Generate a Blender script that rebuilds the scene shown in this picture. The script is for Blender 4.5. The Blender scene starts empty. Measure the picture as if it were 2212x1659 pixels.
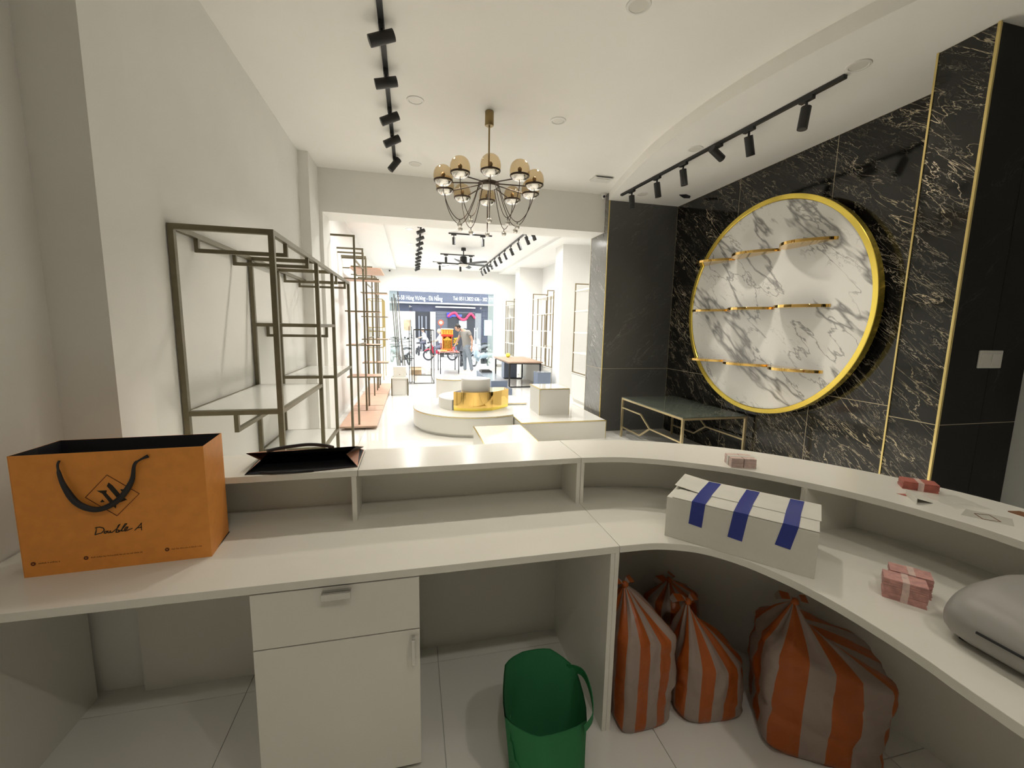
import bpy, bmesh, math, random
from mathutils import Vector, Matrix, noise as mnoise
random.seed(7)
PI = math.pi
S = bpy.context.scene
COL = S.collection

# ------------------------------------------------------------------ camera
FPX, YAW, PITCH, ROLL, EYE = 911.0, 0.2328, 0.1339, 0.0188, 1.55
def make_camera():
    cy, sy, cp, sp = math.cos(YAW), math.sin(YAW), math.cos(PITCH), math.sin(PITCH)
    f = Vector((sy*cp, cy*cp, -sp)); r = Vector((cy, -sy, 0)); u = r.cross(f)
    cr, sr = math.cos(ROLL), math.sin(ROLL)
    r2 = cr*r + sr*u; u2 = -sr*r + cr*u
    M = Matrix((r2, u2, -f)).transposed().to_4x4()
    M.translation = (0, 0, EYE)
    cd = bpy.data.cameras.new('camera'); cam = bpy.data.objects.new('camera', cd)
    COL.objects.link(cam); cam.matrix_world = M
    cd.sensor_fit = 'HORIZONTAL'; cd.sensor_width = 36.0; cd.lens = 36.0*FPX/2212.0
    cd.clip_start = 0.02; cd.clip_end = 200
    S.camera = cam
make_camera()

# ------------------------------------------------------------------ world, daylight, exposure
SKY, LAMP, NEAR, EXPO = 2.8, 13.8, 7.6, 0.96
w = bpy.data.worlds.new('sky'); S.world = w; w.use_nodes = True
w.node_tree.nodes['Background'].inputs[0].default_value = (0.93, 0.97, 1.0, 1)
w.node_tree.nodes['Background'].inputs[1].default_value = SKY
S.view_settings.view_transform = 'Standard'; S.view_settings.look = 'None'
S.view_settings.exposure = EXPO; S.view_settings.gamma = 1.0; S.view_settings.use_curve_mapping = False
S.cycles.caustics_reflective = False; S.cycles.caustics_refractive = False
def portal(name, loc, rot, sx, sy):
    ld = bpy.data.lights.new(name, 'AREA'); ld.shape = 'RECTANGLE'; ld.size = sx; ld.size_y = sy
    ld.cycles.is_portal = True
    o = bpy.data.objects.new(name, ld); COL.objects.link(o); o.location = loc; o.rotation_euler = rot
portal('storefront_portal', (1.1, 15.45, 1.37), (-PI/2, 0, 0), 3.7, 2.74)

# ------------------------------------------------------------------ materials
MATS = {}
def mat(name, col=(.8, .8, .8), rough=.5, metal=0., spec=.5, var=0., vscale=6., bump=0., bscale=60., emit=None, es=0., alpha=None):
    if name in MATS: return MATS[name]
    m = bpy.data.materials.new(name); m.use_nodes = True; MATS[name] = m
    nt = m.node_tree; b = nt.nodes['Principled BSDF']
    b.inputs['Base Color'].default_value = (*col, 1); b.inputs['Roughness'].default_value = rough
    b.inputs['Metallic'].default_value = metal; b.inputs['Specular IOR Level'].default_value = spec
    if var > 0 or bump > 0:
        g = nt.nodes.new('ShaderNodeNewGeometry')
        if var > 0:
            n = nt.nodes.new('ShaderNodeTexNoise'); n.inputs['Scale'].default_value = vscale; n.inputs['Detail'].default_value = 4
            nt.links.new(g.outputs['Position'], n.inputs['Vector'])
            rp = nt.nodes.new('ShaderNodeValToRGB')
            rp.color_ramp.elements[0].position = .3; rp.color_ramp.elements[1].position = .7
            rp.color_ramp.elements[0].color = (*[c*(1-var) for c in col], 1)
            rp.color_ramp.elements[1].color = (*[min(1, c*(1+var)) for c in col], 1)
            nt.links.new(n.outputs['Fac'], rp.inputs['Fac']); nt.links.new(rp.outputs['Color'], b.inputs['Base Color'])
        if bump > 0:
            n = nt.nodes.new('ShaderNodeTexNoise'); n.inputs['Scale'].default_value = bscale; n.inputs['Detail'].default_value = 3
            nt.links.new(g.outputs['Position'], n.inputs['Vector'])
            bp = nt.nodes.new('ShaderNodeBump'); bp.inputs['Strength'].default_value = bump; bp.inputs['Distance'].default_value = .002
            nt.links.new(n.outputs['Fac'], bp.inputs['Height']); nt.links.new(bp.outputs['Normal'], b.inputs['Normal'])
    if emit:
        b.inputs['Emission Color'].default_value = (*emit, 1); b.inputs['Emission Strength'].default_value = es
    return m

def glassy(name, tint, refl=.08, rough=.02, opac=0., ocol=(1, 1, 1)):
    """thin glass: tinted transparency with a Fresnel reflection, optional milky share"""
    m = bpy.data.materials.new(name); m.use_nodes = True; MATS[name] = m
    nt = m.node_tree; nt.nodes.remove(nt.nodes['Principled BSDF']); out = nt.nodes['Material Output']
    t = nt.nodes.new('ShaderNodeBsdfTransparent'); t.inputs[0].default_value = (*tint, 1)
    g = nt.nodes.new('ShaderNodeBsdfGlossy'); g.inputs['Roughness'].default_value = rough
    lw = nt.nodes.new('ShaderNodeLayerWeight'); lw.inputs['Blend'].default_value = .35
    pw = nt.nodes.new('ShaderNodeMath'); pw.operation = 'POWER'; pw.inputs[1].default_value = 3.0; nt.links.new(lw.outputs['Facing'], pw.inputs[0])
    ma = nt.nodes.new('ShaderNodeMath'); ma.operation = 'MULTIPLY_ADD'; ma.inputs[1].default_value = .5; ma.inputs[2].default_value = refl*.4; nt.links.new(pw.outputs[0], ma.inputs[0])
    mx = nt.nodes.new('ShaderNodeMixShader')
    nt.links.new(ma.outputs[0], mx.inputs[0]); nt.links.new(t.outputs[0], mx.inputs[1]); nt.links.new(g.outputs[0], mx.inputs[2])
    last = mx
    if opac > 0:
        d = nt.nodes.new('ShaderNodeBsdfDiffuse'); d.inputs[0].default_value = (*ocol, 1)
        m2 = nt.nodes.new('ShaderNodeMixShader'); m2.inputs[0].default_value = opac
        nt.links.new(mx.outputs[0], m2.inputs[1]); nt.links.new(d.outputs[0], m2.inputs[2]); last = m2
    nt.links.new(last.outputs[0], out.inputs[0])
    return m

def marble(name, base, base2, veins, rough=.12, rot=(0, 0, 0), spec=.5, dist=.6):
    """veins: list of (colour, scale, stretch xyz, width, mask scale, mask low, strength)"""
    m = bpy.data.materials.new(name); m.use_nodes = True; MATS[name] = m
    nt = m.node_tree; b = nt.nodes['Principled BSDF']; L = nt.links
    b.inputs['Roughness'].default_value = rough; b.inputs['Specular IOR Level'].default_value = spec
    g = nt.nodes.new('ShaderNodeNewGeometry')
    n0 = nt.nodes.new('ShaderNodeTexNoise'); n0.inputs['Scale'].default_value = 1.6; n0.inputs['Detail'].default_value = 6
    L.new(g.outputs['Position'], n0.inputs['Vector'])
    mix = nt.nodes.new('ShaderNodeMix'); mix.data_type = 'RGBA'
    mix.inputs[6].default_value = (*base, 1); mix.inputs[7].default_value = (*base2, 1)
    L.new(n0.outputs['Fac'], mix.inputs[0]); cur = mix.outputs[2]
    for i, (col, sc, st, wd, msc, mlo, stren) in enumerate(veins):
        r = nt.nodes.new('ShaderNodeMapping'); r.inputs['Rotation'].default_value = rot
        r.inputs['Location'].default_value = (3.1*i, 1.7*i, .9*i)
        L.new(g.outputs['Position'], r.inputs['Vector'])
        mp = nt.nodes.new('ShaderNodeMapping'); mp.inputs['Scale'].default_value = st
        L.new(r.outputs[0], mp.inputs['Vector'])
        n = nt.nodes.new('ShaderNodeTexNoise'); n.inputs['Scale'].default_value = sc; n.inputs['Detail'].default_value = 5
        n.inputs['Roughness'].default_value = .55; n.inputs['Distortion'].default_value = dist
        L.new(mp.outputs[0], n.inputs['Vector'])
        sub = nt.nodes.new('ShaderNodeMath'); sub.operation = 'SUBTRACT'; sub.inputs[1].default_value = .5
        L.new(n.outputs['Fac'], sub.inputs[0])
        ab = nt.nodes.new('ShaderNodeMath'); ab.operation = 'ABSOLUTE'; L.new(sub.outputs[0], ab.inputs[0])
        mr = nt.nodes.new('ShaderNodeMapRange'); mr.inputs[1].default_value = 0; mr.inputs[2].default_value = wd
        mr.inputs[3].default_value = 1; mr.inputs[4].default_value = 0; L.new(ab.outputs[0], mr.inputs[0])
        nm = nt.nodes.new('ShaderNodeTexNoise'); nm.inputs['Scale'].default_value = msc; nm.inputs['Detail'].default_value = 3
        L.new(mp.outputs[0], nm.inputs['Vector'])
        mm = nt.nodes.new('ShaderNodeMapRange'); mm.inputs[1].default_value = mlo; mm.inputs[2].default_value = mlo+.12
        L.new(nm.outputs['Fac'], mm.inputs[0])
        mu = nt.nodes.new('ShaderNodeMath'); mu.operation = 'MULTIPLY'; L.new(mr.outputs[0], mu.inputs[0]); L.new(mm.outputs[0], mu.inputs[1])
        mu2 = nt.nodes.new('ShaderNodeMath'); mu2.operation = 'MULTIPLY'; mu2.inputs[1].default_value = stren; L.new(mu.outputs[0], mu2.inputs[0])
        mx = nt.nodes.new('ShaderNodeMix'); mx.data_type = 'RGBA'; mx.inputs[7].default_value = (*col, 1)
        L.new(mu2.outputs[0], mx.inputs[0]); L.new(cur, mx.inputs[6]); cur = mx.outputs[2]
    L.new(cur, b.inputs['Base Color'])
    return m

PLASTER = mat('plaster', (.88, .87, .83), .75, var=.02, vscale=2, bump=.08, bscale=90)
CEIL = mat('ceiling_paint', (.90, .885, .84), .8, var=.015, vscale=1.5)
FARW = mat('front_room_paint', (.86, .86, .84), .7, var=.01, vscale=2)
TILE = mat('floor_tile', (.84, .83, .79), .06, var=.03, vscale=1.2, spec=.6)
GROUT = mat('grout', (.60, .59, .56), .8)
MELA = mat('white_melamine', (.78, .765, .70), .28, var=.015, vscale=3)
MELD = mat('white_melamine_top', (.78, .765, .70), .22, spec=.4, var=.01, vscale=3)
SEAM = mat('panel_seam', (.25, .24, .21), .7)
BRONZE = mat('bronze_paint', (.165, .142, .085), .38, metal=.35, var=.08, vscale=25)
GOLDF = mat('champagne_gold', (.62, .52, .31), .3, metal=.8)
GOLD = mat('polished_gold', (1.0, .78, .15), .2, metal=.85)
GOLDM = mat('mirror_gold', (.93, .62, .2), .04, metal=1.)
TRIM = mat('gold_trim', (.82, .66, .28), .22, metal=.95)
JOINT = mat('joint_line', (.60, .52, .36), .4, metal=.3)
CHROME = mat('brushed_steel', (.62, .62, .6), .25, metal=1.)
BLACKM = mat('black_metal', (.022, .022, .022), .45, spec=.4)
DARKM = mat('dark_grey_metal', (.05, .05, .05), .4, metal=.4)
WHITEP = mat('white_plastic', (.78, .77, .73), .35)
GREYP = mat('grey_plastic', (.33, .32, .30), .38, var=.03)
BLK = mat('black_card', (.018, .018, .022), .6)
ORANGE = mat('orange_card', (.84, .33, .06), .5, var=.05, vscale=30)
ORANGE2 = mat('orange_card_light', (.60, .25, .13), .45)
INK = mat('dark_ink', (.02, .014, .008), .6)
INK2 = mat('brown_ink', (.17, .045, .01), .6)
BOXW = mat('white_carton', (.70, .685, .62), .6, var=.03, vscale=12)
TAPE = mat('blue_tape', (.012, .03, .26), .3)
KRAFT = mat('kraft_carton', (.50, .37, .24), .7, var=.05)
PINK = mat('pink_print', (.56, .30, .27), .5, var=.22, vscale=60)
PINK2 = mat('pale_pink_print', (.66, .50, .45), .4, var=.15, vscale=60)
REDP = mat('red_print', (.42, .12, .09), .5, var=.2, vscale=50)
GREEN = mat('green_fabric', (.012, .17, .05), .7, bump=.3, bscale=400)
GREEN2 = mat('green_fabric_inside', (.03, .20, .08), .75, bump=.3, bscale=400)
PINKW = mat('pale_wood', (.62, .40, .29), .45, var=.06, vscale=7)
WOOD = mat('brown_wood', (.40, .27, .19), .5, var=.12, vscale=9)
BLUEG = mat('blue_grey_paint', (.16, .20, .28), .5)
GREYT = mat('smoked_glass_top', (.10, .115, .095), .06, spec=.8, var=.25, vscale=5)
FROST = mat('white_glass_shelf', (.74, .75, .72), .12, spec=.6)
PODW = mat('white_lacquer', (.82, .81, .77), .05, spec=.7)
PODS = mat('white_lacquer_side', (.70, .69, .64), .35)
AMBER = glassy('amber_glass', (.86, .76, .60), .10, .03)
CLEAR = glassy('clear_glass', (.955, .985, .97), .08, .01)
GREENG = glassy('green_tint_glass', (.88, .95, .93), .10, .02, .22, (.85, .93, .90))
FILM = glassy('clear_film', (.985, .985, .975), .03, .15)
LAMPON = mat('lit_diffuser', (.9, .9, .9), .5, emit=(1, .98, .94), es=6.0)
LAMPOFF = mat('unlit_diffuser', (.72, .70, .64), .35)
BLKMAR = marble('black_marble', (.006, .006, .006), (.018, .017, .014),
    [((.66, .56, .38), 3.2, (1, .40, 1.9), .0075, 1.5, .47, 1.0),
     ((.60, .52, .38), 6.5, (1, .38, 1.8), .009, 2.2, .47, .9),
     ((.50, .44, .34), 12., (1, .36, 1.7), .011, 3.5, .48, .75),
     ((.36, .33, .27), 22., (1, .45, 1.5), .014, 6.0, .50, .6)], rough=.08, rot=(math.radians(-40), 0, 0))
GRYMAR = marble('grey_marble', (.16, .155, .145), (.25, .245, .23),
    [((.66, .64, .58), 6.0, (1, .4, 1.5), .014, 2.2, .44, .85),
     ((.60, .58, .53), 14., (1, .4, 1.5), .016, 4.0, .48, .6),
     ((.03, .03, .03), 1.7, (1, .5, 5.0), .014, 1.3, .50, .95)], rough=.16, rot=(math.radians(-42), 0, 0))
DRKMAR = marble('charcoal_marble', (.075, .075, .072), (.115, .113, .107),
    [((.34, .33, .30), 5.0, (.4, 1, 1.6), .009, 2.4, .50, .6),
     ((.25, .24, .22), 13., (.4, 1, 1.6), .012, 4.0, .50, .55)], rough=.3, rot=(0, math.radians(42), 0))
NEARMAR = marble('dark_marble', (.010, .010, .009), (.018, .018, .016), [((.10, .095, .085), 5.0, (.4, 1, 1.6), .008, 2.4, .52, .5)], rough=.3, rot=(0, math.radians(42), 0), spec=.15)
WHTMAR = marble('white_marble', (.76, .75, .71), (.81, .80, .76),
    [((.22, .215, .205), .85, (1, .42, 1.75), .017, .9, .30, .95),
     ((.28, .275, .265), 1.9, (1, .45, 1.5), .011, 1.3, .38, .9),
     ((.42, .41, .40), 4.5, (1, .6, 1.2), .009, 2.2, .50, .6)], rough=.10, rot=(math.radians(-36), 0, 0), dist=.22)

# ------------------------------------------------------------------ mesh helpers
WM = {}
class MB:
    def __init__(s): s.v = []; s.f = []; s.m = []
    def add(s, vs, fs, m=0):
        o = len(s.v); s.v += [tuple(q) for q in vs]
        for f in fs: s.f.append(tuple(i+o for i in f)); s.m.append(m)
        return s
    def box(s, x0, x1, y0, y1, z0, z1, m=0):
        vs = [(x, y, z) for x in (x0, x1) for y in (y0, y1) for z in (z0, z1)]
        return s.add(vs, [(0, 1, 3, 2), (4, 6, 7, 5), (0, 4, 5, 1), (2, 3, 7, 6), (0, 2, 6, 4), (1, 5, 7, 3)], m)
    def bar(s, p, q, w=.02, h=None, m=0, up=(0, 0, 1)):
        h = w if h is None else h
        p, q = Vector(p), Vector(q); d = (q-p).normalized(); u = Vector(up)
        if abs(d.dot(u)) > .98: u = Vector((0, 1, 0))
        a = d.cross(u).normalized(); b = a.cross(d).normalized()
        vs = []
        for c in (p, q):
            for i, j in ((-1, -1), (1, -1), (1, 1), (-1, 1)): vs.append(c+a*i*w/2+b*j*h/2)
        return s.add(vs, [(3, 2, 1, 0), (4, 5, 6, 7), (0, 1, 5, 4), (1, 2, 6, 5), (2, 3, 7, 6), (3, 0, 4, 7)], m)
    def cyl(s, p, q, r0, r1=None, n=20, m=0, caps=True):
        r1 = r0 if r1 is None else r1
        p, q = Vector(p), Vector(q); d = (q-p).normalized()
        u = Vector((0, 0, 1)) if abs(d.z) < .9 else Vector((1, 0, 0))
        a = d.cross(u).normalized(); b = d.cross(a)
        vs = []
        for c, r in ((p, r0), (q, r1)):
            for i in range(n):
                t = 2*PI*i/n; vs.append(c+a*math.cos(t)*r+b*math.sin(t)*r)
        fs = [(i, (i+1) % n, n+(i+1) % n, n+i) for i in range(n)]
        if caps: fs += [tuple(range(n-1, -1, -1)), tuple(range(n, 2*n))]
        return s.add(vs, fs, m)
    def tube(s, pts, r, n=8, m=0, closed=False):
        pts = [Vector(p) for p in pts]; k = len(pts); rs = r if isinstance(r, (list, tuple)) else [r]*k
        vs = []; prev = None
        for i, p in enumerate(pts):
            a = pts[i-1] if (i > 0 or closed) else pts[i]; b = pts[(i+1) % k] if (i < k-1 or closed) else pts[i]
            d = (b-a).normalized()
            if prev is None:
                u = Vector((0, 0, 1)) if abs(d.z) < .9 else Vector((1, 0, 0)); x = d.cross(u).normalized()
            else:
                x = (prev-d*prev.dot(d)).normalized()
            prev = x; y = d.cross(x)
            for j in range(n):
                t = 2*PI*j/n; vs.append(p+x*math.cos(t)*rs[i]+y*math.sin(t)*rs[i])
        fs = []
        for i in range(k if closed else k-1):
            i2 = (i+1) % k
            for j in range(n): fs.append((i*n+j, i*n+(j+1) % n, i2*n+(j+1) % n, i2*n+j))
        if not closed: fs += [tuple(range(n-1, -1, -1)), tuple((k-1)*n+j for j in range(n))]
        return s.add(vs, fs, m)
    def lathe(s, prof, c=(0, 0, 0), n=32, m=0, sx=1., sy=1., close=True):
        vs = []; k = len(prof)
        for r, z in prof:
            for j in range(n):
                t = 2*PI*j/n; vs.append((c[0]+r*sx*math.cos(t), c[1]+r*sy*math.sin(t), c[2]+z))
        fs = []
        for i in range(k-1):
            for j in range(n): fs.append((i*n+j, i*n+(j+1) % n, (i+1)*n+(j+1) % n, (i+1)*n+j))
        if close:
            fs += [tuple(range(n-1, -1, -1)), tuple((k-1)*n+j for j in range(n))]
        return s.add(vs, fs, m)
    def prism(s, poly, z0, z1, m=0):
        n = len(poly)
        vs = [(x, y, z0) for x, y in poly]+[(x, y, z1) for x, y in poly]
        ar = sum(poly[i][0]*poly[(i+1) % n][1]-poly[(i+1) % n][0]*poly[i][1] for i in range(n))
        fs = [(i, (i+1) % n, n+(i+1) % n, n+i) for i in range(n)]
        caps = [tuple(range(n-1, -1, -1)), tuple(range(n, 2*n))]
        if ar < 0: fs = [tuple(reversed(f)) for f in fs]; caps = [tuple(reversed(f)) for f in caps]
        return s.add(vs, fs+caps, m)
    def strip(s, A, B, z0, z1, m=0):
        """solid band between plan curves A and B (same count)"""
        n = len(A); vs = []
        for z in (z0, z1): vs += [(x, y, z) for x, y in A]+[(x, y, z) for x, y in B]
        fs = []
        for i in range(n-1):
            fs += [(i, i+1, n+i+1, n+i), (2*n+i, 3*n+i, 3*n+i+1, 2*n+i+1), (i, 2*n+i, 2*n+i+1, i+1), (n+i, n+i+1, 3*n+i+1, 3*n+i)]
        fs += [(0, n, 3*n, 2*n), (n-1, 3*n-1, 4*n-1, 2*n-1)]
        fs[-1] = (n-1, 3*n-1, 4*n-1, 2*n-1)
        return s.add(vs, fs, m)
    def ball(s, c, r, n=14, k=8, m=0, sz=1.):
        prof = [(r*math.sin(PI*i/k), -r*sz*math.cos(PI*i/k)) for i in range(1, k)]
        prof = [(r*.02, -r*sz)]+prof+[(r*.02, r*sz)]
        return s.lathe(prof, c, n, m)
    def mesh(s, name, inv=None, smooth=None):
        me = bpy.data.meshes.new(name)
        vs = s.v if inv is None else [tuple(inv @ Vector(q)) for q in s.v]
        me.from_pydata(vs, [], s.f)
        me.polygons.foreach_set('material_index', s.m)
        bm = bmesh.new(); bm.from_mesh(me); bmesh.ops.recalc_face_normals(bm, faces=bm.faces); bm.to_mesh(me); bm.free()
        if smooth:
            me.polygons.foreach_set('use_smooth', [True]*len(me.polygons)); me.set_sharp_from_angle(angle=math.radians(smooth))
        me.update(); return me
    def build(s, name, mats, parent=None, smooth=None, bevel=0., local=False, loc=None):
        """coordinates are world ones unless local; parts keep the thing's own frame"""
        mats = mats if isinstance(mats, (list, tuple)) else [mats]
        M = Matrix.Identity(4)
        if parent is not None: M = WM[parent.name]
        elif loc is not None: M = Matrix.Translation(loc)
        me = s.mesh(name, None if local else M.inverted(), smooth)
        for mm in mats: me.materials.append(mm)
        o = bpy.data.objects.new(name, me); COL.objects.link(o)
        if parent is not None: o.parent = parent
        else: o.matrix_world = M
        WM[o.name] = M
        if bevel > 0:
            bv = o.modifiers.new('bevel', 'BEVEL'); bv.width = bevel; bv.segments = 2; bv.limit_method = 'ANGLE'; bv.angle_limit = math.radians(40)
        return o

def thing(name, label, cat, loc=(0, 0, 0), rz=0., group=None):
    o = bpy.data.objects.new(name, None); COL.objects.link(o); o.empty_display_size = .1
    M = Matrix.Translation(loc) @ Matrix.Rotation(rz, 4, 'Z'); o.location = loc; o.rotation_euler = (0, 0, rz)
    WM[o.name] = M; tag(o, label, cat, group); return o
def tag(o, label, cat=None, group=None):
    o['label'] = label
    if cat: o['category'] = cat
    if group: o['group'] = group
    return o
def struct(o, label=None, cat=None):
    o['kind'] = 'structure'
    if label: o['label'] = label
    if cat: o['category'] = cat
    return o
def sempty(name, loc, label=None, cat=None):
    o = bpy.data.objects.new(name, None); COL.objects.link(o); o.location = loc; o.empty_display_size = .1
    WM[o.name] = Matrix.Translation(loc); return struct(o, label, cat)
def dup(o, loc=None, rz=None, label=None, group=None, parent=None):
    c = o.copy(); COL.objects.link(c); c.parent = parent
    if parent is None:
        if loc is not None: c.location = loc
        if rz is not None: c.rotation_euler = (0, 0, rz)
        WM[c.name] = Matrix.Translation(c.location) @ Matrix.Rotation(c.rotation_euler[2], 4, 'Z')
        if label: c['label'] = label
        if group: c['group'] = group
    else: WM[c.name] = WM[parent.name]
    for ch in list(o.children): dup(ch, parent=c)
    return c
def cat_rom(pts, n=8):
    P = [Vector((*p, 0)) if len(p) == 2 else Vector(p) for p in pts]; d = len(pts[0]); out = []
    for i in range(len(P)-1):
        p0 = P[max(i-1, 0)]; p1 = P[i]; p2 = P[i+1]; p3 = P[min(i+2, len(P)-1)]
        for k in range(n):
            t = k/n
            q = .5*((2*p1)+(p2-p0)*t+(2*p0-5*p1+4*p2-p3)*t*t+(-p0+3*p1-3*p2+p3)*t**3)
            out.append(tuple(q)[:d])
    out.append(tuple(P[-1])[:d]); return out
def text_mesh(name, body, size, M, mats, parent, extrude=.002, shear=0., align='LEFT', xs=1.):
    cu = bpy.data.curves.new(name, 'FONT'); cu.body = body; cu.size = size; cu.extrude = extrude; cu.shear = shear; cu.align_x = align
    t = bpy.data.objects.new('tmp_text', cu); COL.objects.link(t)
    dg = bpy.context.evaluated_depsgraph_get(); me = bpy.data.meshes.new_from_object(t.evaluated_get(dg))
    COL.objects.unlink(t); bpy.data.objects.remove(t)
    T = WM[parent.name].inverted() @ M @ Matrix.Diagonal((xs, 1, 1, 1)); me.transform(T)
    me.materials.clear(); me.materials.append(mats); me.name = name
    o = bpy.data.objects.new(name, me); COL.objects.link(o); o.parent = parent; WM[o.name] = WM[parent.name]; return o

# ================================================================== THE SETTING
ZC = 3.47
# floor: slab with polished tiles
fl = MB().box(-1.6, 4.3, -2.2, 15.45, -.12, -.006).build('floor', GROUT); struct(fl, 'polished white tiled floor of the shop', 'floor')
def tiles():
    me = None; n = 0
    x = -1.6
    for i in range(8):
        for j in range(22):
            x0 = -1.5+i*.8; y0 = -2.2+j*.8
            x1 = min(x0+.797, 4.25); y1 = min(y0+.797, 15.44)
            if x1-x0 < .1 or y1-y0 < .1: continue
            full = abs(x1-x0-.797) < 1e-4 and abs(y1-y0-.797) < 1e-4
            if full:
                if me is None:
                    me = MB().box(0, .797, 0, .797, -.008, 0).mesh('tile'); me.materials.append(TILE)
                o = bpy.data.objects.new('tile', me)
            else:
                m2 = MB().box(0, x1-x0, 0, y1-y0, -.008, 0).mesh('tile'); m2.materials.append(TILE); o = bpy.data.objects.new('tile', m2)
            COL.objects.link(o); o.parent = fl; o.location = (x0, y0, 0)
tiles()

# left wall with its two pilasters
wl = MB().box(-1.55, -1.31, -2.2, 1.93, 0, 3.6).box(-1.55, -1.23, 2.17, 5.45, 0, 3.6).build('wall_left', PLASTER)
struct(wl, 'off-white plaster wall behind the bronze shelf frame', 'wall')
p = MB().box(-1.55, -1.12, 1.93, 2.17, 0, 3.6).build('pillar', PLASTER); struct(p, 'plaster pillar at the left end of the counter', 'pillar')
p = MB().box(-1.55, -1.12, 5.45, 5.94, 0, 3.6).build('pillar', PLASTER); struct(p, 'narrow plaster pillar at the left of the wide opening', 'pillar')
# back wall behind the camera
wb = MB().box(-1.55, 4.3, -2.3, -2.1, 0, 3.6).build('wall_back', mat('taupe_paint', (.60, .57, .51), .8)); struct(wb)
wr = MB().box(4.06, 4.3, -2.2, 1.9915, 0, 3.6).build('wall_side', mat('grey_plaster', (.58, .59, .58), .7, var=.03, vscale=2)); struct(wr, 'grey painted wall at the right edge', 'wall')

# beam and opening to the front room
bm_ = MB().box(-1.55, 2.75, 5.94, 6.42, 2.945, 3.6).build('wall_beam', PLASTER); struct(bm_, 'plaster beam over the wide opening to the front room', 'wall')
jm = MB().box(-1.55, -1.08, 5.94, 6.42, 0, 2.945).build('wall_jamb', PLASTER); struct(jm)

# ceiling of the back room and its dropped curved soffit
ce = MB().box(-1.55, 4.3, -2.2, 5.94, ZC, 3.62).build('ceiling', CEIL); struct(ce, 'plain off-white ceiling above the counter', 'ceiling')
SOFX = cat_rom([(2.735, 5.80), (2.62, 5.25), (2.53, 4.75), (2.465, 4.3), (2.435, 3.8), (2.45, 3.3), (2.505, 2.8), (2.60, 2.35), (2.74, 1.9), (2.95, 1.4), (3.25, .8), (3.7, .2), (4.06, -.2)], 10)
so = MB().prism([(x, y) for x, y in SOFX]+[(4.06, 5.80)], 3.36, ZC+.02).build('ceiling_soffit', CEIL, smooth=20); struct(so, 'lowered ceiling part with a curved edge over the black wall', 'ceiling')
hol = MB().prism([(3.52, 5.30), (3.60, 5.26), (3.70, 5.31), (3.74, 5.38), (3.66, 5.40), (3.60, 5.36)], 3.352, 3.3605).build('plaster_damage', BLK, so, local=False)
# right wall clad in black marble slabs
X0 = 3.844
wr = MB().box(X0+.002, 4.3, 2.2, 6.40, 0, 3.6).build('wall_right', JOINT); struct(wr, 'wall clad in glossy black marble slabs with pale veins', 'wall')
def slab(name, mt, parent, x0, x1, y0, y1, z0, z1):
    return MB().box(x0, x1, y0, y1, z0, z1).build(name, mt, parent, bevel=.0015)
g = .0025
for y0, y1 in ((4.56, 5.80), (3.36, 4.56), (2.30, 3.36)):
    for z0, z1 in ((0, .96), (.96, 3.36)):
        slab('marble_slab', BLKMAR, wr, X0, X0+.02, y0+g, y1-g, z0+g, z1-g)
# return wall (charcoal face, grey marble end)
rw = MB().box(2.7505, X0+.002, 5.8022, 6.376, 0, 3.6).build('wall_return', JOINT); struct(rw, 'charcoal marble return wall beside the wide opening', 'wall')
for z0, z1 in ((0, .96), (.96, 3.37)):
    slab('marble_slab', DRKMAR, rw, 2.752, X0, 5.80, 5.82, z0+g, z1-g)
    slab('marble_slab', GRYMAR, rw, 2.748, 2.772, 5.822, 6.38, z0+g, (2.945 if z0 > 0 else z1)-g)
slab('marble_slab', GRYMAR, rw, 2.748, 2.772, 5.822, 5.94, 2.945, 3.47)
MB().box(2.744, 2.756, 5.794, 5.806, 0, 3.37).build('edge_trim', TRIM, rw)
MB().box(2.743, 2.755, 6.378, 6.395, 0, 2.945).build('edge_trim', mat('pale_trim', (.75, .72, .62), .4), rw)
# black pillar at the right
pr_ = MB().box(3.3425, 4.3, 1.9925, 2.286, 0, 3.36).build('pillar', JOINT); struct(pr_, 'black marble pillar with upright gold edge trims', 'pillar')
for z0, z1 in ((0, .965), (.965, 3.36)):
    slab('marble_slab', BLKMAR, pr_, 3.340, 3.36, 1.992, 2.288, z0+g, z1-g)
    slab('marble_slab', NEARMAR, pr_, 3.345, 3.72, 1.990, 2.01, z0+g, z1-g)
    slab('marble_slab', NEARMAR, pr_, 3.723, 4.06, 1.990, 2.01, z0+g, z1-g)
    slab('marble_slab', BLKMAR, pr_, 3.345, X0, 2.27, 2.29, z0+g, z1-g)
MB().box(3.332, 3.348, 1.983, 1.999, 0, 3.36).build('edge_trim', TRIM, pr_, bevel=.002)
MB().box(3.333, 3.346, 2.283, 2.296, 0, 3.36).build('edge_trim', TRIM, pr_, bevel=.002)
# switch plate on the pillar
sw = thing('switch_plate', 'white double switch plate on the black pillar', 'light switch', (3.705, 1.988, 1.34))
MB().box(3.60, 3.81, 1.978, 1.989, 1.34, 1.457).build('plate', WHITEP, sw, bevel=.004)
for x in (3.615, 3.71): MB().box(x, x+.085, 1.974, 1.979, 1.36, 1.437).build('rocker', WHITEP, sw, bevel=.002)

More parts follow.
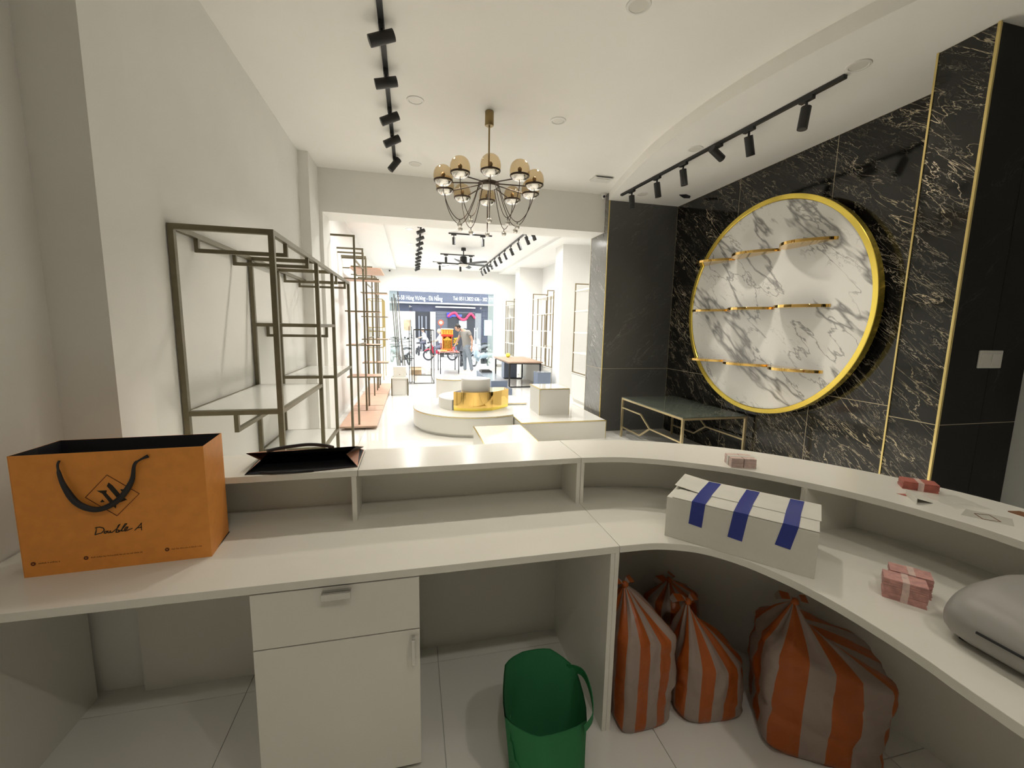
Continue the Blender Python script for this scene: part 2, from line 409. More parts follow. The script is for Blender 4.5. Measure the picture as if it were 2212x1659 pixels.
# ------------------------------------------------------------------ front room shell
YF = 15.30
wl2 = MB().box(-1.55, -1.19, 6.42, YF, 0, 3.7).build('wall_left', FARW); struct(wl2, 'bright white left wall of the front room', 'wall')
wr2 = MB().box(4.10, 4.4, 6.38, YF+.3, 0, 3.7).build('wall_right', FARW); struct(wr2, 'bright white right wall of the front room', 'wall')
for y0, y1, nm in ((9.33, 9.83, 'nearer'), (13.30, 13.85, 'farther')):
    p = MB().box(3.34, 4.15, y0, y1, 0, 3.7).build('pillar', FARW); struct(p, nm+' white pillar on the right wall of the front room', 'pillar')
c2 = MB().box(-1.55, 4.4, 6.42, YF, 3.50, 3.66).build('ceiling', FARW); struct(c2, 'bright white ceiling of the front room', 'ceiling')
s1 = MB().box(-1.3, -.51, 6.42, YF, 3.43, 3.52).build('ceiling_soffit', FARW); struct(s1, 'lowered ceiling strip along the left wall', 'ceiling')
s2 = MB().box(3.06, 4.2, 6.42, YF, 3.43, 3.52).build('ceiling_soffit', FARW); struct(s2, 'lowered ceiling strip along the right wall', 'ceiling')
wf = MB().box(-1.55, 4.4, YF, YF+.25, 2.73, 3.7).box(-1.55, -.76, YF, YF+.25, 0, 2.73).box(2.93, 4.4, YF, YF+.25, 0, 2.73).build('wall_front', FARW)
struct(wf, 'white front wall above and beside the glass shopfront', 'wall')
# shopfront glass
def pane(name, x0, x1, z0, z1, mt, label, k):
    o = MB().box(x0, x1, YF+.10, YF+.112, z0, z1).build(name, mt); struct(o, label, 'window'); return o
pane('window_1', -.495, -.09, .03, 2.72, CLEAR, 'fixed clear glass pane at the left of the shop entrance', 1)
pane('window_2', 2.46, 2.695, .03, 2.72, CLEAR, 'fixed clear glass pane at the right of the shop entrance', 2)
pane('window_4', -.755, -.50, .03, 2.72, GREENG, 'narrow green tinted glass strip at the left end of the shopfront', 4)
pane('window_5', 2.70, 2.92, .03, 2.72, GREENG, 'narrow green tinted glass strip at the right end of the shopfront', 5)
pane('window_3', -.085, 2.455, 2.25, 2.72, CLEAR, 'glass transom above the open shop doors', 3)
sl = MB().box(-.76, 2.93, YF, YF+.25, -.02, .02).build('trim_1', mat('pale_stone', (.7, .69, .66), .4)); struct(sl)
for nm, xh, dx, lb in (('door_1', -.085, .10, 'left glass shop door swung open outwards'), ('door_2', 2.45, -.06, 'right glass shop door swung open outwards')):
    d = sempty(nm, (xh, YF+.11, .02), lb, 'door')
    MB().bar((xh, YF+.12, 1.13), (xh+dx, YF+1.18, 1.13), .012, 2.2).build('pane', CLEAR, d)
    MB().bar((xh, YF+.12, 2.21), (xh+dx*.15, YF+.28, 2.21), .03, .06).build('patch_fitting', CHROME, d)
    MB().bar((xh, YF+.12, .06), (xh+dx*.15, YF+.28, .06), .03, .06).build('patch_fitting', CHROME, d)
    for sx in (-.05, .05):
        xx = xh+dx*.9+sx; yy = YF+1.05
        h = MB().cyl((xx, yy, .70), (xx, yy, 1.50), .016, n=10).build('handle', CHROME, d, smooth=40)
        MB().cyl((xh+dx*.9, yy, .80), (xx, yy, .80), .008, n=8).cyl((xh+dx*.9, yy, 1.40), (xx, yy, 1.40), .008, n=8).build('bracket', CHROME, h)

# ================================================================== RECEPTION COUNTER
ZD, ZL = .764, .977
cs = thing('reception_counter', 'straight white reception counter with a raised ledge and open shelf bays', 'counter', (-.3, 1.6, 0))
MB().box(-1.305, .729, 1.318, 1.90, .737, ZD).build('worktop', MELD, cs, bevel=.0015)
MB().box(-1.115, -.2185, 1.704, 1.997, .952, ZL).build('ledge', MELD, cs, bevel=.0015)
MB().box(-.2165, .7285, 1.704, 1.997, .952, ZL).build('ledge', MELD, cs, bevel=.0015)
MB().box(-1.115, .729, 1.895, 1.915, 0, .952).build('back_panel', MELA, cs)
MB().box(-1.115, .729, 1.975, 1.997, 0, .952).build('front_panel', MELA, cs)
MB().box(-.242, -.224, 1.706, 1.895, ZD, .952).build('divider', MELA, cs)
MB().box(.711, .7285, 1.706, 1.895, ZD, .952).build('divider', MELA, cs)
MB().box(.696, .7125, 1.319, 1.895, 0, .737).build('end_panel', MELA, cs)
MB().box(-1.30, -1.282, 1.33, 1.895, 0, .737).build('end_panel', MELA, cs)
# drawer pedestal under the straight worktop
pd = thing('drawer_pedestal', 'white pedestal cabinet with one drawer above a door, under the worktop', 'cabinet', (-.238, 1.6, 0))
MB().box(-.489, .012, 1.345, 1.87, .004, .734).build('body', MELA, pd)
dr = MB().box(-.489, .012, 1.322, 1.3445, .5475, .731).build('drawer', MELA, pd, bevel=.001)
MB().box(-.285, -.198, 1.295, 1.302, .700, .722).box(-.285, -.198, 1.302, 1.322, .7165, .722).box(-.285, -.198, 1.296, 1.300, .7085, .712).build('handle', CHROME, dr, bevel=.002)
do = MB().box(-.489, .012, 1.322, 1.3445, .03, .543).build('cabinet_door', MELA, pd, bevel=.001)
MB().box(-.015, -.004, 1.296, 1.304, .432, .526).box(-.015, -.004, 1.304, 1.322, .432, .440).box(-.015, -.004, 1.304, 1.322, .518, .526).build('handle', CHROME, do, bevel=.002)
MB().box(-.489, .012, 1.36, 1.372, 0, .03).build('plinth', MELA, pd)
# curved section
N = 8
OUT = cat_rom([(.7305, 1.997), (1.0, 1.965), (1.25, 1.88), (1.5, 1.735), (1.7, 1.54), (1.86, 1.31), (1.955, 1.1), (2.0, .9), (2.02, .6), (2.02, .1)], N)
INN = cat_rom([(.7305, 1.704), (.9, 1.685), (1.06, 1.625), (1.21, 1.535), (1.345, 1.425), (1.475, 1.27), (1.575, 1.11), (1.64, .94), (1.675, .74), (1.69, .1)], N)
DSK = cat_rom([(.7305, 1.318), (.88, 1.310), (1.009, 1.261), (1.105, 1.166), (1.170, 1.034), (1.203, .904), (1.215, .782), (1.215, .676), (1.205, .55), (1.19, .1)], N)
PAN = cat_rom([(.7305, 1.895), (.98, 1.868), (1.2, 1.80), (1.42, 1.68), (1.6, 1.49), (1.75, 1.28), (1.84, 1.08), (1.885, .9), (1.9, .6), (1.9, .1)], N)
def off(C, d):
    o = []
    for i, (x, y) in enumerate(C):
        a = C[max(i-1, 0)]; b = C[min(i+1, len(C)-1)]; tx, ty = b[0]-a[0], b[1]-a[1]; l = math.hypot(tx, ty)
        o.append((x+ty/l*-d, y+tx/l*d))
    return o
cc = thing('reception_counter', 'curved white end of the reception counter sweeping round to the right', 'counter', (1.45, 1.2, 0))
MB().strip(DSK, PAN, .737, ZD).build('worktop', MELD, cc, smooth=40, bevel=.0015)
MB().strip(INN, OUT, .952, ZL).build('ledge', MELD, cc, smooth=40, bevel=.0015)
PIN = PAN
MB().strip(PAN, off(PAN, .018), 0, .952).build('back_panel', MELA, cc, smooth=40)
MB().strip(off(OUT, -.022), off(OUT, -.002), 0, .952).build('front_panel', MELA, cc, smooth=40)
MB().box(.7305, .7465, 1.706, 1.895, ZD, .952).build('divider', MELA, cc)
def div(i):
    a, b = INN[i], PAN[i]
    MB().bar((a[0], a[1], (ZD+.952)/2), (b[0], b[1], (ZD+.952)/2), .018, .952-ZD).build('divider', MELA, cc)
div(40)
MB().box(.7135, .730, 1.319, 1.893, 0, .737).build('end_panel', MELA, cc)

# ================================================================== THINGS ON AND UNDER THE COUNTER
# --- standing orange shopping bag
def orange_bag():
    rz = math.atan2(.026, .493)
    t = thing('shopping_bag', 'open orange paper shopping bag with black lining standing on the worktop', 'shopping bag', (-1.161, 1.500, ZD), rz)
    W, D, H, th = .494, .178, .383, .002
    def panel(name, a, b, mo=ORANGE):
        # wall between plan points a, b: orange outside, black inside
        (x0, y0), (x1, y1) = a, b; l = math.hypot(x1-x0, y1-y0); nx, ny = -(y1-y0)/l*th, (x1-x0)/l*th
        v = [(x0, y0, 0), (x1, y1, 0), (x1, y1, H), (x0, y0, H)]
        m = MB().add(v+[(x+nx, y+ny, z) for x, y, z in v], [(0, 1, 2, 3)], 0)
        m.f += [(7, 6, 5, 4), (0, 3, 7, 4), (1, 5, 6, 2), (3, 2, 6, 7), (0, 4, 5, 1)]; m.m += [1, 0, 0, 0, 0]
        return m.build(name, [mo, BLK], t, local=True)
    fp = panel('front_panel', (0, 0), (W, 0)); panel('back_panel', (W-.006, D), (.02, D))
    panel('side_panel', (W, 0), (W-.006, D)); panel('side_panel', (.02, D), (.012, D*.5)); panel('side_panel', (.012, D*.5), (0, 0))
    MB().box(.002, W-.002, .002, D-.002, .001, .003).build('base_panel', BLK, t, local=True)
    def uv(x, y): return (.233+.0001337*(x-1070)-.0000115*(y-405), 1.072-.00001458*(x-1070)-.0001744*(y-405)-ZD)
    e = -.0008
    pr = MB()
    dia = [uv(1070, 405), uv(1680, 745), uv(1240, 1165), uv(655, 825)]
    for i in range(4):
        a, b = dia[i], dia[(i+1) % 4]; pr.bar((a[0], e, a[1]), (b[0], e, b[1]), .0012, .0018)
    pr.build('printed_diamond', INK2, fp, local=True)
    mk = MB()
    for poly in ([(1095, 545), (1170, 600), (1330, 785), (1440, 865), (1370, 880), (1300, 890), (1060, 610)],
                 [(870, 700), (1060, 690), (1045, 740), (1230, 950), (1220, 1025), (1150, 970), (970, 750)],
                 [(1310, 670), (1395, 665), (1350, 715)], [(925, 915), (965, 860), (1010, 905)],
                 [(1180, 975), (1250, 880), (1430, 865), (1280, 920)]):
        q = [uv(*p) for p in poly]; n = len(q)
        mk.add([(u, e, z) for u, z in q]+[(u, 0, z) for u, z in q], [tuple(range(n)), tuple(range(2*n-1, n-1, -1))]+[(i, (i+1) % n, n+(i+1) % n, n+i) for i in range(n)])
    mk.build('printed_emblem', INK, fp, local=True)
    wd = MB()
    for st in ([(845, 1382), (835, 1450), (812, 1522)], [(822, 1390), (900, 1378), (970, 1395), (990, 1435), (935, 1488), (812, 1522)],
               [(1030, 1455), (995, 1462), (985, 1488), (1015, 1495), (1035, 1475), (1030, 1455), (1060, 1455)],
               [(1060, 1452), (1055, 1485), (1085, 1485), (1105, 1450), (1100, 1482), (1140, 1478)],
               [(1140, 1478), (1240, 1400), (1290, 1328), (1262, 1345), (1225, 1430), (1212, 1480), (1255, 1478), (1275, 1442), (1245, 1435)],
               [(1275, 1470), (1350, 1400), (1425, 1315), (1390, 1318), (1335, 1400), (1318, 1455), (1350, 1455)],
               [(1350, 1455), (1420, 1420), (1445, 1380), (1410, 1380), (1378, 1425), (1385, 1458), (1440, 1440), (1525, 1408)],
               [(1578, 1442), (1640, 1385), (1712, 1305), (1706, 1380), (1712, 1438)], [(1615, 1400), (1712, 1388)]):
        pts = [uv(*p) for p in st]
        for a, b in zip(pts[:-1], pts[1:]): wd.bar((a[0], e, a[1]), (b[0], e, b[1]), .0010, .0026)
        for a in pts: wd.cyl((a[0], e-.0004, a[1]), (a[0], e+.0006, a[1]), .0013, n=8)
    wd.build('printed_name', INK, fp, local=True)
    for u0, u1, z in ((.026, .091, .0425), (.156, .302, .0435), (.370, .466, .0425)):
        d = MB().cyl((u0, e, z), (u0, 0, z), .0062, n=16); d.cyl((u0, e-.0004, z), (u0, e, z), .0018, n=8, m=1)
        x = u0+.013; rnd = random.Random(int(u0*1000))
        while x < u1:
            wq = rnd.uniform(.0018, .0034); hq = rnd.uniform(.0022, .0042)
            d.box(x, x+wq*.35, e, 0, z-.002, z-.002+hq); d.box(x, x+wq, e, 0, z-.002, z-.0013); x += wq+rnd.choice((.0012, .0012, .003))
        d.build('small_print', [INK2, ORANGE], fp, local=True)
    hp = cat_rom([(.122, -.003, .362), (.122, -.012, .345), (.133, -.016, .29), (.160, -.014, .228), (.207, -.012, .203), (.26, -.012, .228), (.300, -.014, .285), (.312, -.014, .338), (.325, -.010, .352), (.345, -.003, .362)], 6)
    hw = [.0055 if k < 8 or k > len(hp)-10 else .0085 for k in range(len(hp))]; hw = [hw[k]-.004*max(0, math.sin((k/len(hp)-.62)*9)) for k in range(len(hp))]
    MB().tube(hp, [max(.003, q) for q in hw], 8).build('handle', BLK, t, smooth=60, local=True)
    hb = [(x, D+.01, z) for x, y, z in hp]
    MB().tube(hb, .005, 8).build('handle', BLK, t, smooth=60, local=True)
orange_bag()

# --- folded orange bag lying on the ledge, mouth towards the room's back
def flat_bag():
    t = thing('shopping_bag', 'orange paper bag lying flat on the ledge with its black mouth open', 'shopping bag', (-.43, 1.87, ZL))
    z0 = ZL+.001
    F = [(-.625, 1.722, z0), (-.42, 1.712, z0), (-.222, 1.745, z0+.002), (-.272, 1.80, z0+.040), (-.226, 1.775, z0+.078), (-.45, 1.775, z0+.072), (-.632, 1.770, z0+.070), (-.585, 1.78, z0+.036)]
    B = [(-.64, 1.985, z0+.002), (-.44, 1.985, z0+.002), (-.222, 1.985, z0+.002), (-.24, 1.985, z0+.008), (-.222, 1.985, z0+.016), (-.44, 1.985, z0+.014), (-.64, 1.985, z0+.014), (-.62, 1.985, z0+.008)]
    def sh(k):  # shrink towards the axis for the lining
        c = Vector((-.43, 1.9, z0+.035)); return [(c.x+(p[0]-c.x)*.994, p[1]+(-.01 if k else -.002), c.z+(p[2]-c.z)*.97) for p in (B if k else F)]
    n = 8
    MB().add(F+B, [(i, (i+1) % n, n+(i+1) % n, n+i) for i in range(n)]+[tuple(range(n, 2*n))]).build('outer_shell', ORANGE2, t)
    f, b = sh(0), sh(1)
    MB().add(f+b, [(i, (i+1) % n, n+(i+1) % n, n+i) for i in range(n)]+[tuple(range(n, 2*n))]).build('lining', BLK, t)
    MB().tube(cat_rom([(-.56, 1.78, z0+.072), (-.52, 1.81, z0+.074), (-.43, 1.83, z0+.078), (-.36, 1.815, z0+.076), (-.32, 1.785, z0+.074)], 6), .007, 6).build('handle', BLK, t, smooth=60)
    MB().tube(cat_rom([(-.57, 1.722, z0+.006), (-.53, 1.708, z0+.0055), (-.50, 1.706, z0+.0055), (-.46, 1.708, z0+.0055), (-.38, 1.715, z0+.006)], 6), .005, 6).build('handle', BLK, t, smooth=60)
flat_bag()

# --- white carton with blue tape
def tape_box():
    rz = math.atan2(1.002-1.36, 1.248-.939)
    t = thing('carton_box', 'long white carton closed with three strips of blue tape', 'box', (.939, 1.36, ZD), rz)
    L, D, H = .473, .262, .160
    MB().box(0, L, 0, D, 0, H-.003).build('carton_body', BOXW, t, local=True, bevel=.0015)
    MB().add([(.02, 0, H-.002), (L, 0, H-.001), (L, D*.52, H-.001), (.02, D*.52, H-.001), (.02, 0, H+.0005), (L, 0, H+.001), (L, D*.52, H+.001), (.02, D*.52, H+.0005)],
             [(3, 2, 1, 0), (4, 5, 6, 7), (0, 1, 5, 4), (1, 2, 6, 5), (2, 3, 7, 6), (3, 0, 4, 7)]).build('lid_flap', BOXW, t, local=True)
    MB().add([(.0, D*.40, H+.010), (.10, D*.36, H+.0015), (L+.004, D*.36, H+.0015), (L+.004, D, H+.0015), (.10, D, H+.0015), (.0, D, H+.012),
              (.0, D*.40, H+.012), (.10, D*.36, H+.0035), (L+.004, D*.36, H+.0035), (L+.004, D, H+.0035), (.10, D, H+.0035), (.0, D, H+.014)],
             [(0, 5, 4, 1), (1, 4, 3, 2), (6, 7, 10, 11), (7, 8, 9, 10), (0, 1, 7, 6), (1, 2, 8, 7), (2, 3, 9, 8), (3, 4, 10, 9), (4, 5, 11, 10), (5, 0, 6, 11)]).build('lid_flap', BOXW, t, local=True)
    for u0, u1, zb, sk in ((.090, .136, .074, -.006), (.228, .274, .064, -.012), (.374, .418, .082, -.016)):
        y = -.0012; e = H+.0042
        pts = [(0, zb-H-.004), (y, 0)]
        m = MB().add([(u0+sk, y, zb), (u1+sk, y, zb-.004), (u1, y, H+.002), (u0, y, H+.002), (u1+.002, D*.45, e), (u0+.002, D*.45, e), (u1+.008, D*.97, e), (u0+.008, D*.97, e)],
                     [(0, 1, 2, 3), (3, 2, 4, 5), (5, 4, 6, 7)])
        o = m.build('tape_strip', TAPE, t, local=True)
        sd = o.modifiers.new('thick', 'SOLIDIFY'); sd.thickness = .0006; sd.offset = 0
tape_box()

# --- bundles of printed cards
def deck(loc, rz, l, w_, h, mt, label, group=None, band=True):
    t = thing('card_bundle', label, 'card bundle', loc, rz, group)
    m = MB(); n = 6
    for i in range(n):
        dx = random.uniform(-.0012, .0012); dy = random.uniform(-.001, .001)
        m.box(-l/2+dx, l/2+dx, -w_/2+dy, w_/2+dy, h*i/n, h*(i+1)/n-.0004)
    m.build('cards', mt, t, local=True)
    if band: MB().box(-.008, .008, -w_/2-.0022, w_/2+.0022, -.0001, h+.0006).build('paper_band', PINK2 if mt is not PINK2 else BOXW, t, local=True)
    return t
a = -.35
cx, cy = 1.372, 1.488
for sx, lay, lb in ((-1, 0, 'lower left pale pink card bundle on the curved ledge'), (-1, 1, 'upper left pale pink card bundle on the curved ledge'), (1, 0, 'lower right pale pink card bundle on the curved ledge'), (1, 1, 'upper right pale pink card bundle on the curved ledge')):
    deck((cx+sx*.026*math.cos(a), cy+sx*.026*math.sin(a), ZL+lay*.0205), a+PI/2, .078, .048, .0195, PINK2, lb, 'pale pink card bundles on the ledge')
a2 = -.90
cx, cy = 1.452, .885
ux, uy = math.cos(a2), math.sin(a2); vx, vy = -uy, ux
for du, dv, lay, lb in ((-.004, -.032, 0, 'bottom pink card bundle nearest the worktop edge'), (-.004, -.032, 1, 'middle pink card bundle nearest the worktop edge'), (-.004, -.032, 2, 'top pink card bundle nearest the worktop edge'),
                        (.012, .034, 0, 'bottom pink card bundle beside the grey office machine'), (.012, .034, 1, 'middle pink card bundle beside the grey office machine'), (.012, .034, 2, 'top pink card bundle beside the grey office machine')):
    deck((cx+ux*du+vx*dv+random.uniform(-.003, .003), cy+uy*du+vy*dv, ZD+lay*.0215), a2+random.uniform(-.06, .06), .098, .058, .0205, PINK, lb, 'pink card bundles on the worktop')
deck((1.842, 1.128, ZL), -.75, .10, .062, .030, REDP, 'red and white card bundle at the outer edge of the ledge', band=True)
t = thing('folded_card', 'small folded white card standing on the ledge', 'card', (1.715, 1.055, ZL))
MB().add([(1.668, 1.018, ZL+.0005), (1.725, 1.09, ZL+.0005), (1.725, 1.09, ZL+.022), (1.668, 1.018, ZL+.020), (1.735, 1.012, ZL+.001), (1.78, 1.07, ZL+.001)],
         [(0, 1, 2, 3), (3, 2, 5, 4)]).build('card_sheet', BOXW, t).modifiers.new('thick', 'SOLIDIFY').thickness = .0008
MB().add([(1.735, 1.093, ZL+.0012), (1.705, 1.105, ZL+.0012), (1.712, 1.078, ZL+.0012)], [(0, 1, 2)]).build('red_corner', REDP, t).modifiers.new('thick', 'SOLIDIFY').thickness = .0006
t = thing('clear_sleeve', 'crumpled clear plastic sleeve lying on the ledge', 'plastic sleeve', (1.80, 1.02, ZL))
m = MB(); nx = 9
for i in range(nx):
    for j in range(nx):
        u, v = i/(nx-1), j/(nx-1); x = 1.745+.12*u+.03*v; y = .955+.03*u*-1+.125*v
        m.v.append((x, y, ZL+.002+.010*abs(mnoise.noise(Vector((u*3, v*3, 2))))))
for i in range(nx-1):
    for j in range(nx-1): m.f.append((i*nx+j, (i+1)*nx+j, (i+1)*nx+j+1, i*nx+j+1)); m.m.append(0)
m.build('film', FILM, t, smooth=30)
t = thing('printed_sheet', 'clear sheet printed with a thin brown diamond outline on the ledge', 'sheet', (1.775, .892, ZL))
MB().add([(1.715, .925, ZL+.0006), (1.775, .83, ZL+.0006), (1.845, .87, ZL+.0006), (1.79, .955, ZL+.0006)], [(0, 1, 2, 3)]).build('sheet', FILM, t).modifiers.new('thick', 'SOLIDIFY').thickness = .0004
q = [(1.772, .923), (1.806, .904), (1.776, .861), (1.745, .887)]; m = MB()
for i in range(4): m.bar((*q[i], ZL+.0012), (*q[(i+1) % 4], ZL+.0012), .0016, .0006)
m.build('printed_diamond', INK2, t)
t = thing('printed_tag', 'small brown diamond shaped tag at the outer edge of the ledge', 'tag', (1.93, .87, ZL))
MB().prism([(1.905, .912), (1.945, .905), (1.955, .85), (1.905, .872)], ZL, ZL+.003).build('tag_card', mat('brown_card', (.20, .085, .03), .6, var=.2, vscale=90), t)

# --- grey rounded office machine
def machine():
    t = thing('office_machine', 'grey rounded plastic office machine at the right end of the worktop', 'machine', (1.53, .50, ZD))
    prof = cat_rom([(1.372, ZD+.008), (1.345, ZD+.03), (1.338, ZD+.075), (1.37, ZD+.118), (1.44, ZD+.146), (1.53, ZD+.158), (1.62, ZD+.150), (1.68, ZD+.11), (1.69, ZD+.06), (1.67, ZD+.008)], 5)
    ys = [.742, .735, .715, .68, .30]; ins = [.045, .022, .007, 0, 0]
    m = MB(); cxm, czm = 1.52, ZD+.06; k = len(prof)
    for y, q in zip(ys, ins):
        for x, z in prof:
            dx = x-cxm; dz = z-czm; l = math.hypot(dx, dz); m.v.append((x-dx/l*q, y, max(ZD+.006, z-dz/l*q)))
    for i in range(len(ys)-1):
        for j in range(k): m.f.append((i*k+j, i*k+(j+1) % k, (i+1)*k+(j+1) % k, (i+1)*k+j)); m.m.append(0)
    m.f += [tuple(range(k)), tuple(range((len(ys)-1)*k, len(ys)*k))]; m.m += [0, 0]
    m.build('housing', GREYP, t, smooth=50)
    MB().box(1.333, 1.35, .31, .655, ZD+.064, ZD+.069).build('front_slot', BLK, t)
    MB().box(1.385, 1.66, .32, .71, ZD, ZD+.012).build('base', BLACKM, t)
    MB().box(1.55, 1.575, .46, .50, ZD+.155, ZD+.1595).build('button', BLK, t, bevel=.002)
machine()

# --- green fabric tote bag on the floor
def green_bag():
    t = thing('tote_bag', 'open green fabric tote bag standing on the floor under the counter', 'bag', (.43, 1.21, 0))
    base = [(.325, 1.30), (.375, 1.335), (.49, 1.335), (.56, 1.27), (.545, 1.13), (.40, 1.075), (.30, 1.13)]
    rim = [(.312, 1.345, .335), (.395, 1.405, .325), (.505, 1.405, .318), (.590, 1.345, .265), (.568, 1.185, .215), (.375, 1.115, .268), (.278, 1.19, .288)]
    n = len(rim); rows = 7
    def loft(shr, z0):
        m = MB(); c = Vector((.43, 1.22))
        for r in range(rows):
            f = r/(rows-1); ring = []
            for k in range(n):
                bx, by = base[k]; rx, ry, rzz = rim[k]
                p = Vector((bx+(rx-bx)*f, by+(ry-by)*f)); bul = 1+.05*math.sin(PI*f)*((k % 2)-.3)
                p = c+(p-c)*bul*shr; ring.append((p.x, p.y, z0+(rzz-z0)*f))
            ring2 = []
            for k in range(n):
                p0, p1, p2, p3 = (Vector(ring[(k+d) % n]) for d in (-1, 0, 1, 2))
                for s_ in range(4):
                    u = s_/4; q = .5*((2*p1)+(p2-p0)*u+(2*p0-5*p1+4*p2-p3)*u*u+(-p0+3*p1-3*p2+p3)*u**3)
                    ring2.append(p1.lerp(p2, u).lerp(q, .55))
            m.v += [tuple(v) for v in ring2]
        N4 = n*4
        for r in range(rows-1):
            for k in range(N4): m.f.append((r*N4+k, r*N4+(k+1) % N4, (r+1)*N4+(k+1) % N4, (r+1)*N4+k)); m.m.append(0)
        m.f.append(tuple(range(N4))); m.m.append(0)
        return m
    loft(1.0, .0).build('outer_fabric', GREEN, t, smooth=50)
    loft(.975, .01).build('inner_fabric', GREEN2, t, smooth=50)
    hd = cat_rom([(.560, 1.365, .262), (.606, 1.325, .268), (.612, 1.26, .250), (.592, 1.19, .222), (.545, 1.155, .215)], 5)
    m = MB()
    for i in range(len(hd)-1): m.bar(hd[i], hd[i+1], .0025, .030)
    m.build('handle', GREEN, t)
    hd2 = [(.300, 1.20, .275), (.292, 1.17, .22), (.298, 1.15, .16), (.33, 1.12, .12)]
    m = MB()
    for i in range(len(hd2)-1): m.bar(hd2[i], hd2[i+1], .0025, .030)
    m.build('handle', GREEN, t)
green_bag()

# --- striped plastic carrier bags under the curved worktop
def film_mat(name, col):
    m = mat(name, col, .32, spec=.5); nt = m.node_tree; b = nt.nodes['Principled BSDF']
    tr = nt.nodes.new('ShaderNodeBsdfTranslucent'); tr.inputs[0].default_value = (*col, 1)
    mx = nt.nodes.new('ShaderNodeMixShader'); mx.inputs[0].default_value = .3
    nt.links.new(b.outputs[0], mx.inputs[1]); nt.links.new(tr.outputs[0], mx.inputs[2]); nt.links.new(mx.outputs[0], nt.nodes['Material Output'].inputs[0])
    g = nt.nodes.new('ShaderNodeNewGeometry'); n = nt.nodes.new('ShaderNodeTexNoise'); n.inputs['Scale'].default_value = 22; n.inputs['Detail'].default_value = 5
    bp = nt.nodes.new('ShaderNodeBump'); bp.inputs['Strength'].default_value = .5; bp.inputs['Distance'].default_value = .01
    nt.links.new(g.outputs['Position'], n.inputs['Vector']); nt.links.new(n.outputs['Fac'], bp.inputs['Height']); nt.links.new(bp.outputs[0], b.inputs['Normal'])
    return m
FO = film_mat('orange_film', (.50, .12, .022)); FW = film_mat('white_film', (.43, .34, .29))
def carrier(label, loc, rz, rx, ry, hb, ht, tip, seed, square=5., stripes=8, slump=.0):
    t = thing('carrier_bag', label, 'plastic bag', loc, rz, 'striped carrier bags under the worktop')
    n = 112; rows = 36; m = MB(); fb = hb/ht
    for r in range(rows):
        f = r/(rows-1); z = f*ht
        ug = max(0, (f-fb)/(1-fb))
        if f < .05: sc = .88+.12*f/.05
        elif f < fb: sc = 1.0+.03*math.sin(PI*(f-.05)/(fb-.05))
        else: sc = max(.06, (1-ug)**.95*.98+.03)
        cxx = tip[0]*ug**1.2; cyy = tip[1]*ug**1.2
        for k in range(n):
            a = 2*PI*k/n; ca, sa = math.cos(a), math.sin(a)
            ex = square*(1-ug)**.6+2*(1-(1-ug)**.6)
            rad = (abs(ca)**ex+abs(sa)**ex)**(-1/ex)
            pl = 1+ug*(.13*math.sin(a*9+seed)+.07*math.sin(a*17+seed*2))
            N3 = mnoise.noise
            nz = N3(Vector((ca*1.5+seed, sa*1.5, z*5)))*.10+N3(Vector((ca*4+seed, sa*4, z*13)))*.05+N3(Vector((ca*9, sa*9+seed, z*26)))*.025
            crease = -.03*max(0, math.sin(z*38+seed+2*ca))**6
            q = sc*pl*(1+(nz+crease)*(1-.55*ug)*min(1, f*9+.25))
            x = cxx+rad*ca*rx*q; y = cyy+rad*sa*ry*q
            zz = z*(1-slump*max(0, ca)*f)+(.014*N3(Vector((ca*2+seed, sa*2, z*6)))*min(1, f*3) if r else 0)
            m.v.append((x, y, max(0, zz)))
    for r in range(rows-1):
        for k in range(n):
            sft = 0
            m.f.append((r*n+k, r*n+(k+1) % n, (r+1)*n+(k+1) % n, (r+1)*n+k)); m.m.append(int(((k+sft) % n)*stripes*2/n) % 2)
    m.f.append(tuple(range(n-1, -1, -1))); m.m.append(0)
    m.f.append(tuple((rows-1)*n+k for k in range(n))); m.m.append(0)
    m.build('bag_film', [FO, FW], t, smooth=80, local=True)
    tx, ty = tip; k = MB(); k.ball((tx, ty, ht), .015, 10, 6); k.build('knot', FO, t, smooth=60, local=True)
    for s_ in (-1, 1):
        m = MB(); pts = [(tx, ty, ht), (tx+s_*.018, ty+.008, ht+.012), (tx+s_*.045, ty+.022, ht+.004), (tx+s_*.058, ty+.03, ht-.014)]; wd = [.007, .016, .022, .012]
        for p, w_ in zip(pts, wd): m.v += [(p[0], p[1]-w_, p[2]), (p[0], p[1]+w_, p[2]+.006)]
        for i in range(3): m.f.append((2*i, 2*i+1, 2*i+3, 2*i+2)); m.m.append(i % 2)
        m.build('handle', [FW, FO], t, local=True).modifiers.new('thick', 'SOLIDIFY').thickness = .001
    return t
carrier('square orange striped carrier bag against the counter partition', (.868, 1.40, 0), .04, .112, .128, .375, .53, (-.045, .03), 1.0, 7., 9)
carrier('orange striped carrier bag gathered to a point, between two others', (1.165, 1.365, 0), -.12, .135, .12, .24, .455, (-.085, .0), 4.2, 4., 9, .12)
carrier('smaller striped carrier bag at the back behind the others', (1.19, 1.63, 0), .3, .12, .09, .30, .385, (-.03, .0), 6.1, 4., 8)
carrier('largest orange striped carrier bag slumped at the right', (1.50, 1.155, 0), -.55, .20, .165, .38, .535, (-.10, -.02), 9.3, 5., 8, .16)

